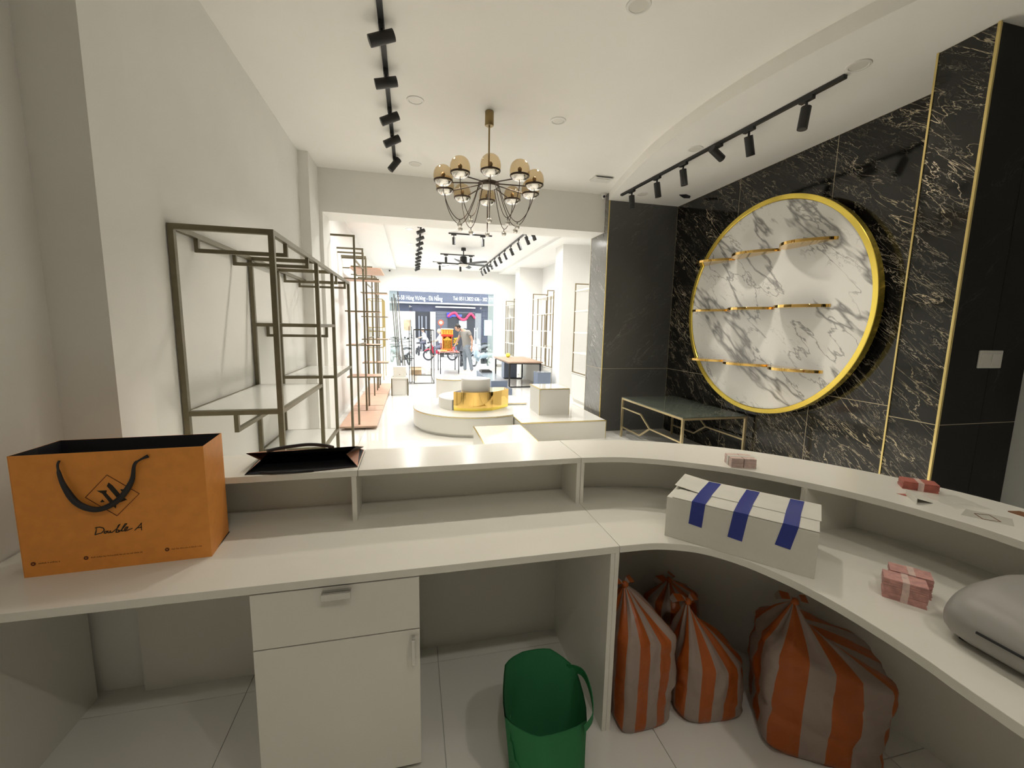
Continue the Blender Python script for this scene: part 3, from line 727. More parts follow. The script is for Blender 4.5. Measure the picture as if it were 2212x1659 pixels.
# ================================================================== BACK ROOM FITTINGS
# --- bronze display shelf on the left wall
def left_shelf():
    t = thing('display_shelf', 'tall bronze metal shelf frame with white shelves against the left wall', 'shelf', (-.975, 4.05, 0))
    xb, xf, zt, b = -1.21, -.74, 2.05, .028
    for y, s_ in ((2.62, 1), (3.73, 1), (4.41, 1), (5.48, 1)):
        for x in (xb, xf): MB().box(x-b/2, x+b/2, y-b/2, y+b/2, 0, zt-b).build('upright', BRONZE, t)
    for x in (xb, xf): MB().box(x-b/2, x+b/2, 2.62-b/2, 5.48+b/2, zt-b, zt).build('top_rail', BRONZE, t)
    for y in (2.62, 3.73, 4.41, 5.48): MB().box(xb+b/2, xf-b/2, y-b/2, y+b/2, zt-b, zt).build('cross_rail', BRONZE, t)
    def hanger(y, z0, z1, x0=xb, x1=xf):
        w = .022
        MB().box(x0-w/2, x0+w/2, y-w/2, y+w/2, z0, z1).box(x1-w/2, x1+w/2, y-w/2, y+w/2, z0, z1).box(x0+w/2, x1-w/2, y-w/2, y+w/2, z0, z0+w).build('hanging_rail', BRONZE, t)
    for y in (2.885, 3.425, 4.64, 5.20): hanger(y, 1.945, zt-b)
    def shelf(y0, y1, z, glass=True):
        MB().box(xb-.01, xf+.01, y0-.01, y0+.016, z-.026, z).box(xb-.01, xf+.01, y1-.016, y1+.01, z-.026, z).box(xb-.012, xb+.012, y0+.016, y1-.016, z-.026, z).box(xf-.012, xf+.012, y0+.016, y1-.016, z-.026, z).build('shelf_frame', BRONZE, t)
        if glass: MB().box(xb+.012, xf-.012, y0+.016, y1-.016, z-.008, z+.002).build('shelf_board', FROST, t)
    shelf(2.62, 3.73, 1.058); shelf(4.41, 5.48, 1.045); shelf(3.73, 4.41, .515); shelf(3.73, 4.41, 1.545)
    hanger(4.05, 1.43, 1.52)
    w = .022
    MB().box(-.98, -.958, 2.62-w/2, 2.62+w/2, .955, 1.034).box(-.98, -.958, 2.62-w/2, 3.73, .933, .955).box(-.98, -.958, 3.71, 3.73, .955, 1.034).build('hanging_rail', BRONZE, t)
left_shelf()

# --- round marble wall disc with gold rim and nine gold shelves
def wall_disc():
    t = thing('wall_disc', 'large round white marble wall panel with a polished gold rim', 'wall panel', (3.844, 3.93, .62))
    cy, cz, ry, rz = 3.935, 1.805, 1.212, 1.145; n = 128
    def ring(x, k): return [(x, cy+(ry+k)*math.cos(2*PI*i/n), cz+(rz+k)*math.sin(2*PI*i/n)) for i in range(n)]
    def shell(rings, caps=()):
        m = MB()
        for r in rings: m.v += r
        for q in range(len(rings)-1):
            for i in range(n): m.f.append((q*n+i, q*n+(i+1) % n, (q+1)*n+(i+1) % n, (q+1)*n+i)); m.m.append(0)
        for q in caps: m.f.append(tuple(q*n+i for i in range(n))); m.m.append(0)
        return m
    shell([ring(3.712, -.052), ring(3.742, -.052)], (0, 1)).build('marble_face', WHTMAR, t, smooth=30)
    shell([ring(3.742, -.050), ring(3.698, -.050), ring(3.694, -.046), ring(3.694, -.004), ring(3.698, 0), ring(3.760, 0), ring(3.760, -.05)]).build('gold_rim', GOLD, t, smooth=30)
    shell([ring(3.744, -.08), ring(X0+.0, -.30)], ()).build('mounting_frame', BLACKM, t, smooth=30)
    return t
wall_disc()
names = {0: 'top', 1: 'middle', 2: 'bottom'}; cols = {0: 'far left', 1: 'centre', 2: 'near right'}
for r, z in enumerate((2.395, 1.80, 1.19)):
    for c_, (ya, yb) in enumerate(((4.965, 4.345), (4.345, 3.71), (3.69, 3.10))):
        t = thing('gold_shelf', f'mirror gold leaf-shaped shelf, {cols[c_]} of the {names[r]} row on the marble disc', 'shelf', (3.70, (ya+yb)/2, z-.014), 0, 'gold shelves on the marble disc')
        front = []
        for k in range(17):
            u = k/16; d = .02+.225*math.sin(PI*min(1, u*.93+.07))**.9 if k else .03
            if k == 16: d = .004
            front.append((3.711-d, ya+(yb-ya)*u*.94))
        poly = [(3.711, ya)]+front+[(3.711, ya+(yb-ya)*.94)]
        MB().prism(poly, z-.014, z+.014).build('shelf_plate', GOLDM, t, smooth=40, bevel=.001)

# --- bench with dark glass top
def bench():
    t = thing('low_table', 'low table with dark glass top and champagne gold zigzag legs', 'table', (3.36, 4.77, 0))
    x0, x1, y0, y1, zt, b = 2.945, 3.775, 4.07, 5.47, .578, .026
    for x in (x0, x1):
        for y in (y0, y1): MB().box(x-b/2, x+b/2, y-b/2, y+b/2, 0, zt-.03).build('leg', GOLDF, t)
    MB().box(x0-b/2, x0+b/2, y0-b/2, y1+b/2, zt-.03, zt-.006).box(x1-b/2, x1+b/2, y0-b/2, y1+b/2, zt-.03, zt-.006).box(x0+b/2, x1-b/2, y0-b/2, y0+b/2, zt-.03, zt-.006).box(x0+b/2, x1-b/2, y1-b/2, y1+b/2, zt-.03, zt-.006).build('top_frame', GOLDF, t)
    MB().box(x0-.012, x1+.012, y0-.012, y1+.012, zt-.006, zt+.004).build('table_top', GREYT, t)
    w = .018
    for x in (x0, x1):
        MB().bar((x, y1-.012, .43), (x, 4.97, .43), w).bar((x, 4.97, .433), (x, 4.73, .288), w).bar((x, 4.955, .15), (x, 4.73, .292), w).bar((x, y1-.012, .146), (x, 4.95, .146), w).bar((x, 4.73, .29), (x, y0+.012, .29), w).build('zigzag_rail', GOLDF, t)
bench()

# --- chandelier
BRASS = mat('aged_brass', (.30, .22, .10), .35, metal=.8)
DBRONZ = mat('dark_bronze_wire', (.07, .05, .035), .4, metal=.6)
SILVER = mat('silver_bowl', (.82, .80, .76), .12, metal=.9)
def chandelier():
    cx, cy = .70, 4.03
    t = thing('chandelier', 'chandelier with ten amber glass globes and looping wires hung with clear balls', 'chandelier', (cx, cy, 2.43))
    MB().lathe([(.036, 3.345), (.040, 3.35), (.040, 3.462), (.034, ZC)], (cx, cy, 0), 24).build('canopy', BRASS, t, smooth=40)
    MB().cyl((cx, cy, 2.84), (cx, cy, 3.35), .008, n=10).build('rod', BRASS, t, smooth=60)
    MB().lathe([(.02, 2.865), (.088, 2.862), (.098, 2.855), (.098, 2.828), (.088, 2.82), (.085, 2.826)], (cx, cy, 0), 32).build('hub', DBRONZ, t, smooth=40)
    MB().lathe([(.084, 2.828), (.06, 2.812), (.02, 2.806)], (cx, cy, 0), 24).build('hub_dish', WHITEP, t, smooth=60)
    R = .425
    for k in range(10):
        a = math.radians(-98+36*k); ux, uy = math.cos(a), math.sin(a)
        def P(r, z): return (cx+ux*r, cy+uy*r, z)
        g = P(R, 2.855)
        gl = MB().lathe([(.073, -.042), (.083, -.02), (.085, .005), (.080, .035), (.067, .062), (.045, .082), (.02, .092), (.002, .094)], g, 24, close=False).build('glass_globe', AMBER, t, smooth=80)
        MB().lathe([(.080, -.046), (.083, -.042), (.083, -.032), (.078, -.030), (.076, -.046), (.080, -.046)], g, 24, close=False).build('globe_ring', DBRONZ, gl, smooth=40)
        MB().lathe([(.072, -.047), (.060, -.066), (.040, -.078), (.012, -.083)], g, 24).build('lower_bowl', SILVER, gl, smooth=60)
        MB().lathe([(.016, -.078), (.020, -.04), (.016, -.005)], g, 14).build('lamp_socket', DBRONZ, gl, smooth=60)
        MB().ball((g[0], g[1], g[2]+.012), .018, 12, 7, sz=1.2).build('bulb', mat('amber_bulb', (.36, .25, .14), .2), gl, smooth=60)
        MB().cyl(P(.09, 2.845), P(R-.078, 2.812), .0055, n=8).build('arm', DBRONZ, t, smooth=60)
        pts = cat_rom([P(R, 2.776), P(R-.005, 2.72), P(.385, 2.62), P(.335, 2.54), P(.275, 2.505), P(.215, 2.548), P(.155, 2.665), P(.11, 2.79), P(.096, 2.835)], 5)
        MB().tube(pts, .0035, 6).build('wire_loop', DBRONZ, t, smooth=60)
        bl = MB().ball(P(.275, 2.462), .024, 16, 10).build('hanging_ball', mat('silver_ball', (.80, .78, .74), .08, metal=.75), t, smooth=60)
        MB().cyl(P(.275, 2.484), P(.275, 2.505), .004, n=6).build('ball_hook', DBRONZ, bl)
chandelier()

# --- track lights
def track(label, p0, p1, heads, mt=BLACKM, L=.165, r=.036):
    p0, p1 = Vector(p0), Vector(p1)
    t = thing('track_light', label, 'track light', tuple((p0+p1)/2-Vector((0, 0, .2))))
    MB().bar(p0, p1, .036, .026).build('rail', mt, t, bevel=.002)
    d = (p1-p0).normalized()
    for u, dr in heads:
        c = p0+(p1-p0)*u; c0 = c-Vector((0, 0, .013))
        dv = Vector(dr).normalized(); piv = c0-Vector((0, 0, .075))
        ctr = piv if abs(dv.z) < .8 else piv+dv*(L*.42)
        b = MB().cyl(ctr-dv*L/2, ctr+dv*L/2, r, n=20).build('spotlight', mt, t, smooth=40, bevel=.002)
        MB().cyl(ctr+dv*(L/2-.004), ctr+dv*(L/2+.0008), r*.8, n=18).build('lens', DARKM, b, smooth=40)
        MB().bar(c0-d*.055+Vector((0, 0, -.012)), c0+d*.055+Vector((0, 0, -.012)), .034, .024).cyl(c0-Vector((0, 0, .022)), piv, .010, n=10).build('adapter', mt, b)
ld = (-1, -.05, -.42)
track('black ceiling track with five spotlights turned to the left wall', (-.165, 2.2, 3.456), (-.175, 5.45, 3.456),
      [((y-2.2)/3.25, dd) for y, dd in ((3.09, ld), (3.607, (-1, -.05, -.28)), (4.185, (-1, -.05, -.5)), (4.663, (-1, -.05, -.55)), (5.297, (-.75, -.1, -1)))])
track('black ceiling track with six spotlights in front of the black marble wall', (2.775, 5.50, 3.346), (2.995, 2.62, 3.346),
      [((5.50-y)/2.88, dd) for y, dd in ((2.90, (-.12, 0, -1)), (3.43, (.35, .1, -1)), (3.80, (1, .2, -.45)), (4.28, (.2, 0, -1)), (4.73, (.2, 0, -1)), (5.25, (.1, 0, -1)))])

# --- ceiling downlights
def downlight(label, x, y, z, lit=None, group=None, r=.062):
    t = thing('downlight', label, 'downlight', (x, y, z-.012), 0, group)
    MB().lathe([(r*.74, -.002), (r*.80, -.008), (r*1.0, -.006), (r*1.04, 0)], (x, y, z), 32).build('bezel', WHITEP, t, smooth=40)
    MB().lathe([(r*.03, -.0045), (r*.76, -.0045), (r*.76, -.002)], (x, y, z), 28).build('diffuser', LAMPON if lit[2] > 150 or y < 1 else LAMPOFF, t, smooth=40)
    if lit[0] > 0:
        l = bpy.data.lights.new('downlight_lamp', 'AREA'); l.shape = 'DISK'; l.size = r*1.5; l.energy = lit[0]; l.color = lit[1]; l.spread = math.radians(lit[2])
        o = bpy.data.objects.new('downlight_lamp', l); COL.objects.link(o); o.location = (x, y, z-.014)
FRONT, REAR = (LAMP, (1, .975, .93), 160), (NEAR, (1, .92, .79), 76)
for x, y, z, lb in ((.05, 4.015, ZC, 'round downlight left of the chandelier rod'), (1.35, 4.03, ZC, 'round downlight right of the chandelier rod'),
                    (.06, 5.50, ZC, 'round downlight near the beam beside the track end'), (1.34, 2.56, ZC, 'round downlight at the top edge of the picture'),
                    (2.98, 2.52, 3.36, 'round downlight beyond the near end of the right track'), (2.79, 3.98, 3.36, 'round downlight beside the middle of the right track'),
                    (3.04, 5.42, 3.36, 'round downlight near the charcoal return wall')):
    downlight(lb, x, y, z, (NEAR*(.5 if y < 2.6 else .65 if z < 3.4 and y < 5 else 0 if z < 3.4 else 1.15 if y < 5 else .3), REAR[1], 68 if y > 5 else 104), r=.072)  # fixtures look unlit; their light is added to brighten the back room
for x, y, z, lb in ((.05, 2.56, ZC, 'added unseen downlight above the counter at the left'), (.05, .9, ZC, 'added unseen downlight behind the counter at the left'), (1.34, .9, ZC, 'added unseen downlight behind the counter in the middle'),
                    (.05, -.6, ZC, 'added unseen downlight near the back wall at the left'), (1.34, -.6, ZC, 'added unseen downlight near the back wall at the right')):
    downlight(lb, x, y, z, (NEAR*(.46 if y < 0 else .03 if y < 2 else .30), REAR[1], 120 if y < 2 else REAR[2]), r=.072)  # extra downlights out of view, added to brighten the counter and back room
for x in (-.03, 1.25, 2.57):
    for y in (7.5, 9.2, 10.85, 12.57, 14.25):
        if x == 1.25 and y == 10.85: continue
        row = {7.5: 'nearest', 9.2: 'second', 10.85: 'third', 12.57: 'fourth', 14.25: 'farthest'}[y]; side = {-.03: 'left', 1.25: 'middle', 2.57: 'right'}[x]
        downlight(f'lit round downlight in the {side} line of the front room ceiling, {row} from the opening', x, y, 3.50, FRONT, 'lit downlights of the front room', .075)

# --- small ceiling things
t = thing('ceiling_vent', 'white square access vent in the ceiling near the beam', 'vent', (2.40, 5.33, ZC-.03))
MB().box(2.27, 2.53, 5.24, 5.42, ZC-.022, ZC).build('frame', WHITEP, t, bevel=.006)
MB().box(2.29, 2.51, 5.236, 5.241, ZC-.018, ZC-.008).build('slot', DARKM, t)
MB().box(2.31, 2.49, 5.27, 5.39, ZC-.028, ZC-.022).build('flap', WHITEP, t, bevel=.003)
t = thing('security_camera', 'small white dome camera in the corner under the ceiling', 'camera', (2.69, 5.89, 3.41))
MB().lathe([(.045, 0), (.045, -.02), (.035, -.028)], (2.69, 5.885, ZC), 20).build('base', WHITEP, t, smooth=40)
MB().ball((2.69, 5.88, ZC-.045), .032, 16, 10).build('dome', WHITEP, t, smooth=60)
MB().cyl((2.688, 5.862, ZC-.05), (2.683, 5.845, ZC-.053), .017, n=16).build('lens', BLK, t, smooth=40)
t = thing('security_camera', 'small white camera on the front wall above the shopfront', 'camera', (-.72, YF-.02, 3.34))
MB().box(-.76, -.68, YF-.05, YF, 3.33, 3.41).build('body', WHITEP, t, bevel=.01)
MB().cyl((-.72, YF-.05, 3.37), (-.72, YF-.075, 3.37), .025, n=14).build('lens', BLK, t, smooth=40)

# ================================================================== FRONT ROOM THINGS
# --- round podium with stepped tiers (notched where the square podium meets it)
RP = (.93, 6.62)
def notch(R, x0=1.412, y1=6.72, n=96):
    pts = []
    for i in range(n):
        a = 2*PI*i/n; x, y = RP[0]+R*math.cos(a), RP[1]+R*math.sin(a)
        pts.append((x, y))
    ins = [p[0] > x0 and p[1] < y1 for p in pts]; out = []
    # rotate so that the list starts just after the notch
    k0 = next(i for i in range(n) if not ins[i] and ins[i-1])
    for j in range(n):
        i = (k0+j) % n
        if not ins[i]: out.append(pts[i])
    ya = RP[1]-math.sqrt(max(0, R*R-(x0-RP[0])**2)); xb = RP[0]+math.sqrt(max(0, R*R-(y1-RP[1])**2))
    out += [(x0, ya), (x0, y1), (xb, y1)]
    return out
t = thing('round_podium', 'low round white display podium with gold edge lines', 'podium', (RP[0], RP[1], 0))
MB().prism(notch(.87), 0, .05).build('plinth', PODW, t)
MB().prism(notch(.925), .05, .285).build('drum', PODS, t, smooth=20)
MB().prism(notch(.932), .285, .293).build('edge_band', TRIM, t, smooth=20)
MB().prism(notch(.925), .293, .300).build('top_plate', PODW, t, smooth=20)
def arc(R, a0, a1, n=24, c=RP): return [(c[0]+R*math.cos(math.radians(a0+(a1-a0)*i/n)), c[1]+R*math.sin(math.radians(a0+(a1-a0)*i/n))) for i in range(n+1)]
t = thing('white_riser', 'low white half-round riser on the round podium', 'riser', (.72, 6.75, .30))
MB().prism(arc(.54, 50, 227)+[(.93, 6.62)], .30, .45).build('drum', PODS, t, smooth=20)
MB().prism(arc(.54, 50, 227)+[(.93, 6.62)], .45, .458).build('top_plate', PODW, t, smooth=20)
t = thing('gold_riser', 'mirror gold curved riser block on the round podium', 'riser', (1.0, 6.4, .30))
MB().prism(arc(.52, 229, 312)+[(1.465, 6.44), (1.44, 6.62), (.935, 6.615)], .30, .345).build('base_band', GOLD, t, smooth=20)
MB().prism(arc(.525, 229, 312)+[(1.47, 6.44), (1.445, 6.622), (.935, 6.618)], .345, .584).build('block', GOLDM, t, smooth=20)
t = thing('white_drum', 'small white drum plinth on top of the gold riser', 'plinth', (.95, 6.50, .584))
MB().lathe([(.225, .584), (.226, .75), (.222, .757)], (.945, 6.42+.0, 0), 48).build('drum', PODS, t, smooth=30)
MB().lathe([(.222, .757), (.222, .760)], (.945, 6.42, 0), 48).build('top_plate', PODW, t, smooth=30)
t = thing('round_podium', 'taller round white podium behind the stepped round one', 'podium', (.83, 8.95, 0))
MB().lathe([(.36, 0), (.36, .445)], (.83, 8.95, 0), 56).build('drum', PODS, t, smooth=30)
MB().lathe([(.367, .445), (.367, .455)], (.83, 8.95, 0), 56).build('edge_band', TRIM, t, smooth=30)
MB().lathe([(.36, .455), (.36, .462)], (.83, 8.95, 0), 56).build('top_plate', PODW, t, smooth=30)
# --- square podiums
def square_podium(label, x0, x1, y0, y1, z0, z1):
    t = thing('square_podium', label, 'podium', ((x0+x1)/2, (y0+y1)/2, z0))
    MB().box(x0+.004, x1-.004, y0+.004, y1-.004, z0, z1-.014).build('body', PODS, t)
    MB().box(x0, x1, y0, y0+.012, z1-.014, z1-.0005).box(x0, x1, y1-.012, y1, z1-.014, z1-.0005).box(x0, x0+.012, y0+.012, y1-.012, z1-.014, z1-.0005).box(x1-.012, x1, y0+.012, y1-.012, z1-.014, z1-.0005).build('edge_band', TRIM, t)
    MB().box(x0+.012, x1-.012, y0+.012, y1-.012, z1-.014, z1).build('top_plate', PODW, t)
    for xx, yy in ((x0, y0), (x1, y0)): MB().box(xx-.003, xx+.003, yy-.001, yy+.005, z0, z1-.014).build('corner_trim', TRIM, t)
square_podium('wide square white podium beside the charcoal wall', 1.42, 2.67, 5.41, 6.72, 0, .266)
square_podium('white cube standing on the wide square podium', 1.81, 2.275, 5.857, 6.39, .266, .662)
square_podium('low white block podium nearest the counter', .765, 1.41, 4.35, 5.40, 0, .248)

# --- left wall display frames and boards
def bars(name, segs, w, mt, parent):
    for p, q in segs: MB().bar(p, q, w).build(name, mt, parent)
xb, xf = -1.165, -.79
for y0, y1, zt, rails, lb in ((6.55, 7.62, 2.80, (2.465, 1.24), 'nearest tall bronze frame on the left wall of the front room'),
                              (8.12, 9.25, 2.72, (2.28, 1.30), 'second tall bronze frame on the left wall of the front room'),
                              (10.42, 10.90, 2.62, (2.2, 1.25), 'farthest tall bronze frame on the left wall of the front room')):
    t = thing('display_stand', lb, 'frame', ((xb+xf)/2, (y0+y1)/2, .06))
    for y in (y0, y1):
        MB().box(xf-.013, xf+.013, y-.013, y+.013, .06, zt).build('upright', BRONZE, t)
        MB().box(-1.19, xf-.013, y-.013, y+.013, zt-.026, zt).build('cross_rail', BRONZE, t)
    for z in rails:
        for x in (xf,): MB().box(x-.011, x+.011, y0+.013, y1-.013, z-.011, z+.011).build('side_rail', BRONZE, t)
for y0, y1, zs, zt, lb in ((7.66, 8.08, (.645, 1.195, 1.77, 2.31), 2.74, 'nearer bronze tower shelf with pale wood boards on the left wall'),
                           (9.98, 10.39, (.69, 1.22, 1.725, 2.25), 2.62, 'farther bronze tower shelf with pale wood boards on the left wall')):
    t = thing('tower_shelf', lb, 'shelf', (-.83, (y0+y1)/2, .06))
    for y in (y0+.02, y1-.02):
        MB().box(xf-.012, xf+.012, y-.012, y+.012, .06, zt).build('upright', BRONZE, t)
        MB().box(-1.19, xf-.012, y-.012, y+.012, zt-.024, zt).build('cross_rail', BRONZE, t)
    for z in zs:
        MB().box(-1.10, -.54, y0, y1, z-.010, z+.010).build('shelf_board', PINKW, t, bevel=.002)
        MB().box(-1.10, -.54, y0-.004, y0, z-.012, z+.008).build('board_edge', BRONZE, t)
t = thing('wall_board', 'pale wood board high between two bronze frames on the left wall', 'shelf', (-.8, 8.6, 2.54))
MB().box(-1.07, -.54, 8.16, 9.20, 2.54, 2.562).build('shelf_board', PINKW, t, bevel=.002)
for y in (8.16, 9.19): MB().box(-1.185, -1.07, y-.01, y+.01, 2.53, 2.55).build('bracket', BRONZE, t)
for i, (y0, y1) in enumerate(((6.44, 7.63), (7.655, 8.10), (8.125, 9.50), (9.53, 11.25))):
    t = thing('floor_board', ('nearest', 'second', 'third', 'farthest')[i]+' pale wood floor platform along the left wall', 'platform', (-.8, (y0+y1)/2, 0))
    MB().box(-1.06, -.53, y0, y1, .036, .058).build('platform_board', PINKW, t, bevel=.002)
    MB().box(-1.06, -.53, y0-.004, y0, .032, .058).build('board_edge', WOOD, t)
    MB().box(-1.0, -.68, y0+.10, y1-.10, 0, .036).build('base', BRONZE, t)
# gold wire racks far left
t = thing('wire_rack', 'gold wire rack of upright bars in the far left corner', 'rack', (-.98, 12.9, .86))
GW = mat('gold_wire', (.50, .40, .17), .35, metal=.7)
for z0, z1 in ((.92, 1.36), (1.47, 2.25)):
    m = MB()
    for x in (-1.175, -.80):
        for y in (12.35, 13.45): m.box(x-.009, x+.009, y-.009, y+.009, z0, z1)
    for z in (z0, z1):
        for x in (-1.175, -.80): m.box(x-.009, x+.009, 12.35, 13.45, z-.009, z+.009)
        for y in (12.35, 13.45): m.box(-1.175, -.80, y-.009, y+.009, z-.009, z+.009)
    m.build('rack_frame', GW, t)
    for k in range(1, 7):
        y = 12.35+k*1.1/7; MB().box(-.805, -.795, y-.005, y+.005, z0, z1).build('wire', GW, t)
    MB().box(-1.17, -.81, 12.36, 13.44, z0+.01, z0+.022).build('shelf_board', FROST, t)
for x in (-1.175, -.80): MB().box(x-.009, x+.009, 12.341, 12.359, 0, .92).build('leg', GW, t)
for x in (-1.175, -.80): MB().box(x-.009, x+.009, 13.441, 13.459, 0, .92).build('leg', GW, t)
MB().box(-1.18, -1.165, 12.34, 12.36, 1.36, 1.47).box(-.808, -.792, 12.34, 12.36, 1.36, 1.47).box(-1.18, -1.165, 13.44, 13.46, 1.36, 1.47).box(-.808, -.792, 13.44, 13.46, 1.36, 1.47).build('post', GW, t)

# --- white stool with carton, kraft box
t = thing('square_stool', 'white square stool with dark legs carrying a carton', 'stool', (-.285, 9.72, 0))
MB().box(-.47, -.095, 9.53, 9.91, .375, .41).build('seat', PODS, t, bevel=.006)
for x in (-.455, -.11):
    for y in (9.545, 9.895): MB().box(x-.012, x+.012, y-.012, y+.012, 0, .375).build('leg', BRONZE, t)
MB().box(-.443, -.122, 9.56, 9.565, .02, .375).build('front_panel', PODS, t)
MB().box(-.443, -.122, 9.875, 9.88, .02, .375).build('back_panel', PODS, t)
t = thing('carton_box', 'small white carton on the square stool', 'box', (-.283, 9.72, .41))
MB().box(-.42, -.145, 9.60, 9.86, .41, .63).build('carton_body', BOXW, t, bevel=.003)
MB().cyl((-.283, 9.602, .465), (-.283, 9.597, .465), .012, n=10).build('hand_hole', WOOD, t)
MB().box(-.42, -.145, 9.60, 9.728, .63, .634).box(-.42, -.145, 9.732, 9.86, .63, .634).build('lid_flap', BOXW, t)
t = thing('carton_box', 'open kraft cardboard box on the floor by the entrance', 'box', (.08, 13.78, 0))
MB().box(-.06, .27, 13.60, 13.606, .004, .22).box(-.06, .27, 13.98, 13.986, .004, .22).box(-.06, -.054, 13.606, 13.98, .004, .22).box(.264, .27, 13.606, 13.98, .004, .22).box(-.06, .27, 13.60, 13.986, 0, .004).build('carton_body', KRAFT, t)
for p in (((-.06, 13.60, .22), (.27, 13.60, .22), (.26, 13.50, .16), (-.05, 13.50, .16)), ((.27, 13.60, .22), (.27, 13.986, .22), (.40, 13.97, .11), (.40, 13.62, .11))):
    MB().add(p, [(0, 1, 2, 3)]).build('lid_flap', KRAFT, t).modifiers.new('thick', 'SOLIDIFY').thickness = .004

# --- leaning metal rods by the entrance
RODM = mat('rod_metal', (.06, .055, .045), .4, metal=.5)
rods = [((-.44, 13.55, 0), (-.67, 15.27, 2.48), 'leftmost dark metal rod leaning against the shopfront'), ((-.40, 13.55, 0), (-.60, 15.27, 2.60), 'second dark metal rod leaning against the shopfront'),
        ((-.36, 13.52, 0), (-.54, 15.27, 2.45), 'third dark metal rod leaning against the shopfront'), ((-.28, 13.5, 0), (-.47, 15.27, 2.68), 'longest dark metal rod leaning against the shopfront'), ((-.20, 13.5, 0), (-.36, 14.4, 1.15), 'short dark metal rod leaning on the longer rods')]
for i, (p, q, lb) in enumerate(rods):
    t = thing('metal_rod', lb, 'metal rod', p, 0, 'metal rods leaning by the entrance')
    MB().bar((p[0], p[1], p[2]+.014), q, .032).build('rod', RODM, t)
    if i in (1, 3):
        P, Q = Vector(p), Vector(q)
        for f, l in (((.36, .30), (.40, .24), (.44, .26)) if i == 1 else ((.41, .56), (.33, .34))):
            c = P.lerp(Q, f); MB().bar(c-Vector((l*.8, 0, .01)), c+Vector((l*.2 if i == 1 else l*.5, 0, .01)), .018).build('arm', RODM, t)

# --- wire garment racks in the aisle
def rack(label, x0, x1, y0, y1, h, w=.02, shelf_z=None):
    t = thing('garment_rack', label, 'rack', ((x0+x1)/2, (y0+y1)/2, 0))
    for x in (x0, x1):
        for y in (y0, y1): MB().box(x-w/2, x+w/2, y-w/2, y+w/2, 0, h-w).build('post', RODM, t)
    for z in (w, h):
        m = MB()
        for y in (y0, y1): m.box(x0-w/2, x1+w/2, y-w/2, y+w/2, z-w, z)
        for x in (x0, x1): m.box(x-w/2, x+w/2, y0+w/2, y1-w/2, z-w, z)
        m.build('base_frame' if z == w else 'top_frame', RODM, t)
    return t
t = rack('tall open metal rack standing in the aisle before the entrance', .04, .56, 11.5, 13.42, 1.44)
for x in (.50,): MB().box(x-.008, x+.008, 11.49, 11.51, .02, 1.42).build('post', RODM, t)
t = thing('slotted_rack', 'slim slotted metal upright stand beside the open metal rack', 'rack', (-.05, 11.65, 0))
for x in (-.085, -.022):
    MB().box(x-.009, x+.009, 11.6, 11.618, .012, 1.52).build('upright', RODM, t)
m = MB()
for k in range(8): m.box(-.10, -.005, 11.595, 11.6, .62+k*.1, .632+k*.1)
m.build('slot_bar', RODM, t)
MB().box(-.16, .03, 11.45, 11.48, 0, .014).box(-.16, .03, 11.75, 11.78, 0, .014).box(-.07, -.04, 11.48, 11.75, 0, .012).build('foot', RODM, t)
MB().box(-.17, .05, 11.58, 11.596, .66, .68).build('arm', RODM, t)

# --- altar table with offering shrine
t = thing('altar_table', 'black metal framed table just inside the entrance holding offerings', 'table', (1.17, 14.4, 0))
for x in (.875, 1.465):
    for y in (13.78, 15.0): MB().box(x-.015, x+.015, y-.015, y+.015, 0, .665).build('leg', BLACKM, t)
MB().box(.86, 1.48, 13.765, 13.795, .665, .695).box(.86, 1.48, 14.985, 15.015, .665, .695).box(.86, .89, 13.795, 14.985, .665, .695).box(1.45, 1.48, 13.795, 14.985, .665, .695).build('top_frame', BLACKM, t)
MB().box(.89, 1.45, 13.79, 13.80, .545, .565).box(.89, 1.45, 14.98, 14.995, .545, .565).build('rail', BLACKM, t)
MB().box(.85, 1.49, 13.76, 15.02, .695, .72).build('table_top', mat('pink_cloth', (.62, .32, .30), .7, var=.2, vscale=20), t)
ALT = mat('altar_orange', (.75, .22, .03), .45, var=.35, vscale=28); ALTY = mat('altar_yellow', (.80, .46, .06), .45, var=.3, vscale=30); ALTR = mat('altar_red', (.62, .05, .03), .45)
t = thing('offering_shrine', 'orange and gold paper shrine with a cream roof on the altar table', 'shrine', (1.13, 14.3, .72))
MB().box(.95, 1.31, 14.16, 14.46, .72, .80).build('base', ALT, t, bevel=.01)
MB().box(.97, 1.00, 14.17, 14.45, .80, 1.20).box(1.26, 1.29, 14.17, 14.45, .80, 1.20).box(.97, 1.29, 14.42, 14.45, .80, 1.20).build('wall', ALT, t)
m = MB()
for k in range(5): m.box(1.03+k*.045, 1.05+k*.045, 14.16, 14.20, .80, 1.08)
m.build('column', ALTY, t)
MB().prism([(1.0, 14.16), (1.26, 14.16), (1.26, 14.19), (1.0, 14.19)], 1.08, 1.12).build('lintel', ALTY, t)
MB().add([(1.02, 14.15, 1.12), (1.24, 14.15, 1.12), (1.13, 14.15, 1.20), (1.02, 14.2, 1.12), (1.24, 14.2, 1.12), (1.13, 14.2, 1.20)], [(0, 1, 2), (5, 4, 3), (0, 3, 4, 1), (1, 4, 5, 2), (2, 5, 3, 0)]).build('gable', ALTY, t)
MB().box(.94, 1.32, 14.14, 14.48, 1.20, 1.27).build('red_band', ALTR, t, bevel=.005)
MB().box(.945, 1.315, 14.15, 14.47, 1.27, 1.43).build('upper_box', ALTY, t, bevel=.01)
m = MB()
for k in range(4): m.box(.98+k*.085, 1.02+k*.085, 14.142, 14.15, 1.30, 1.40)
m.build('gold_glyph', ALT, t)
MB().box(.93, 1.33, 14.12, 14.50, 1.43, 1.465).build('roof', mat('cream_paper', (.85, .75, .5), .6), t, bevel=.008)
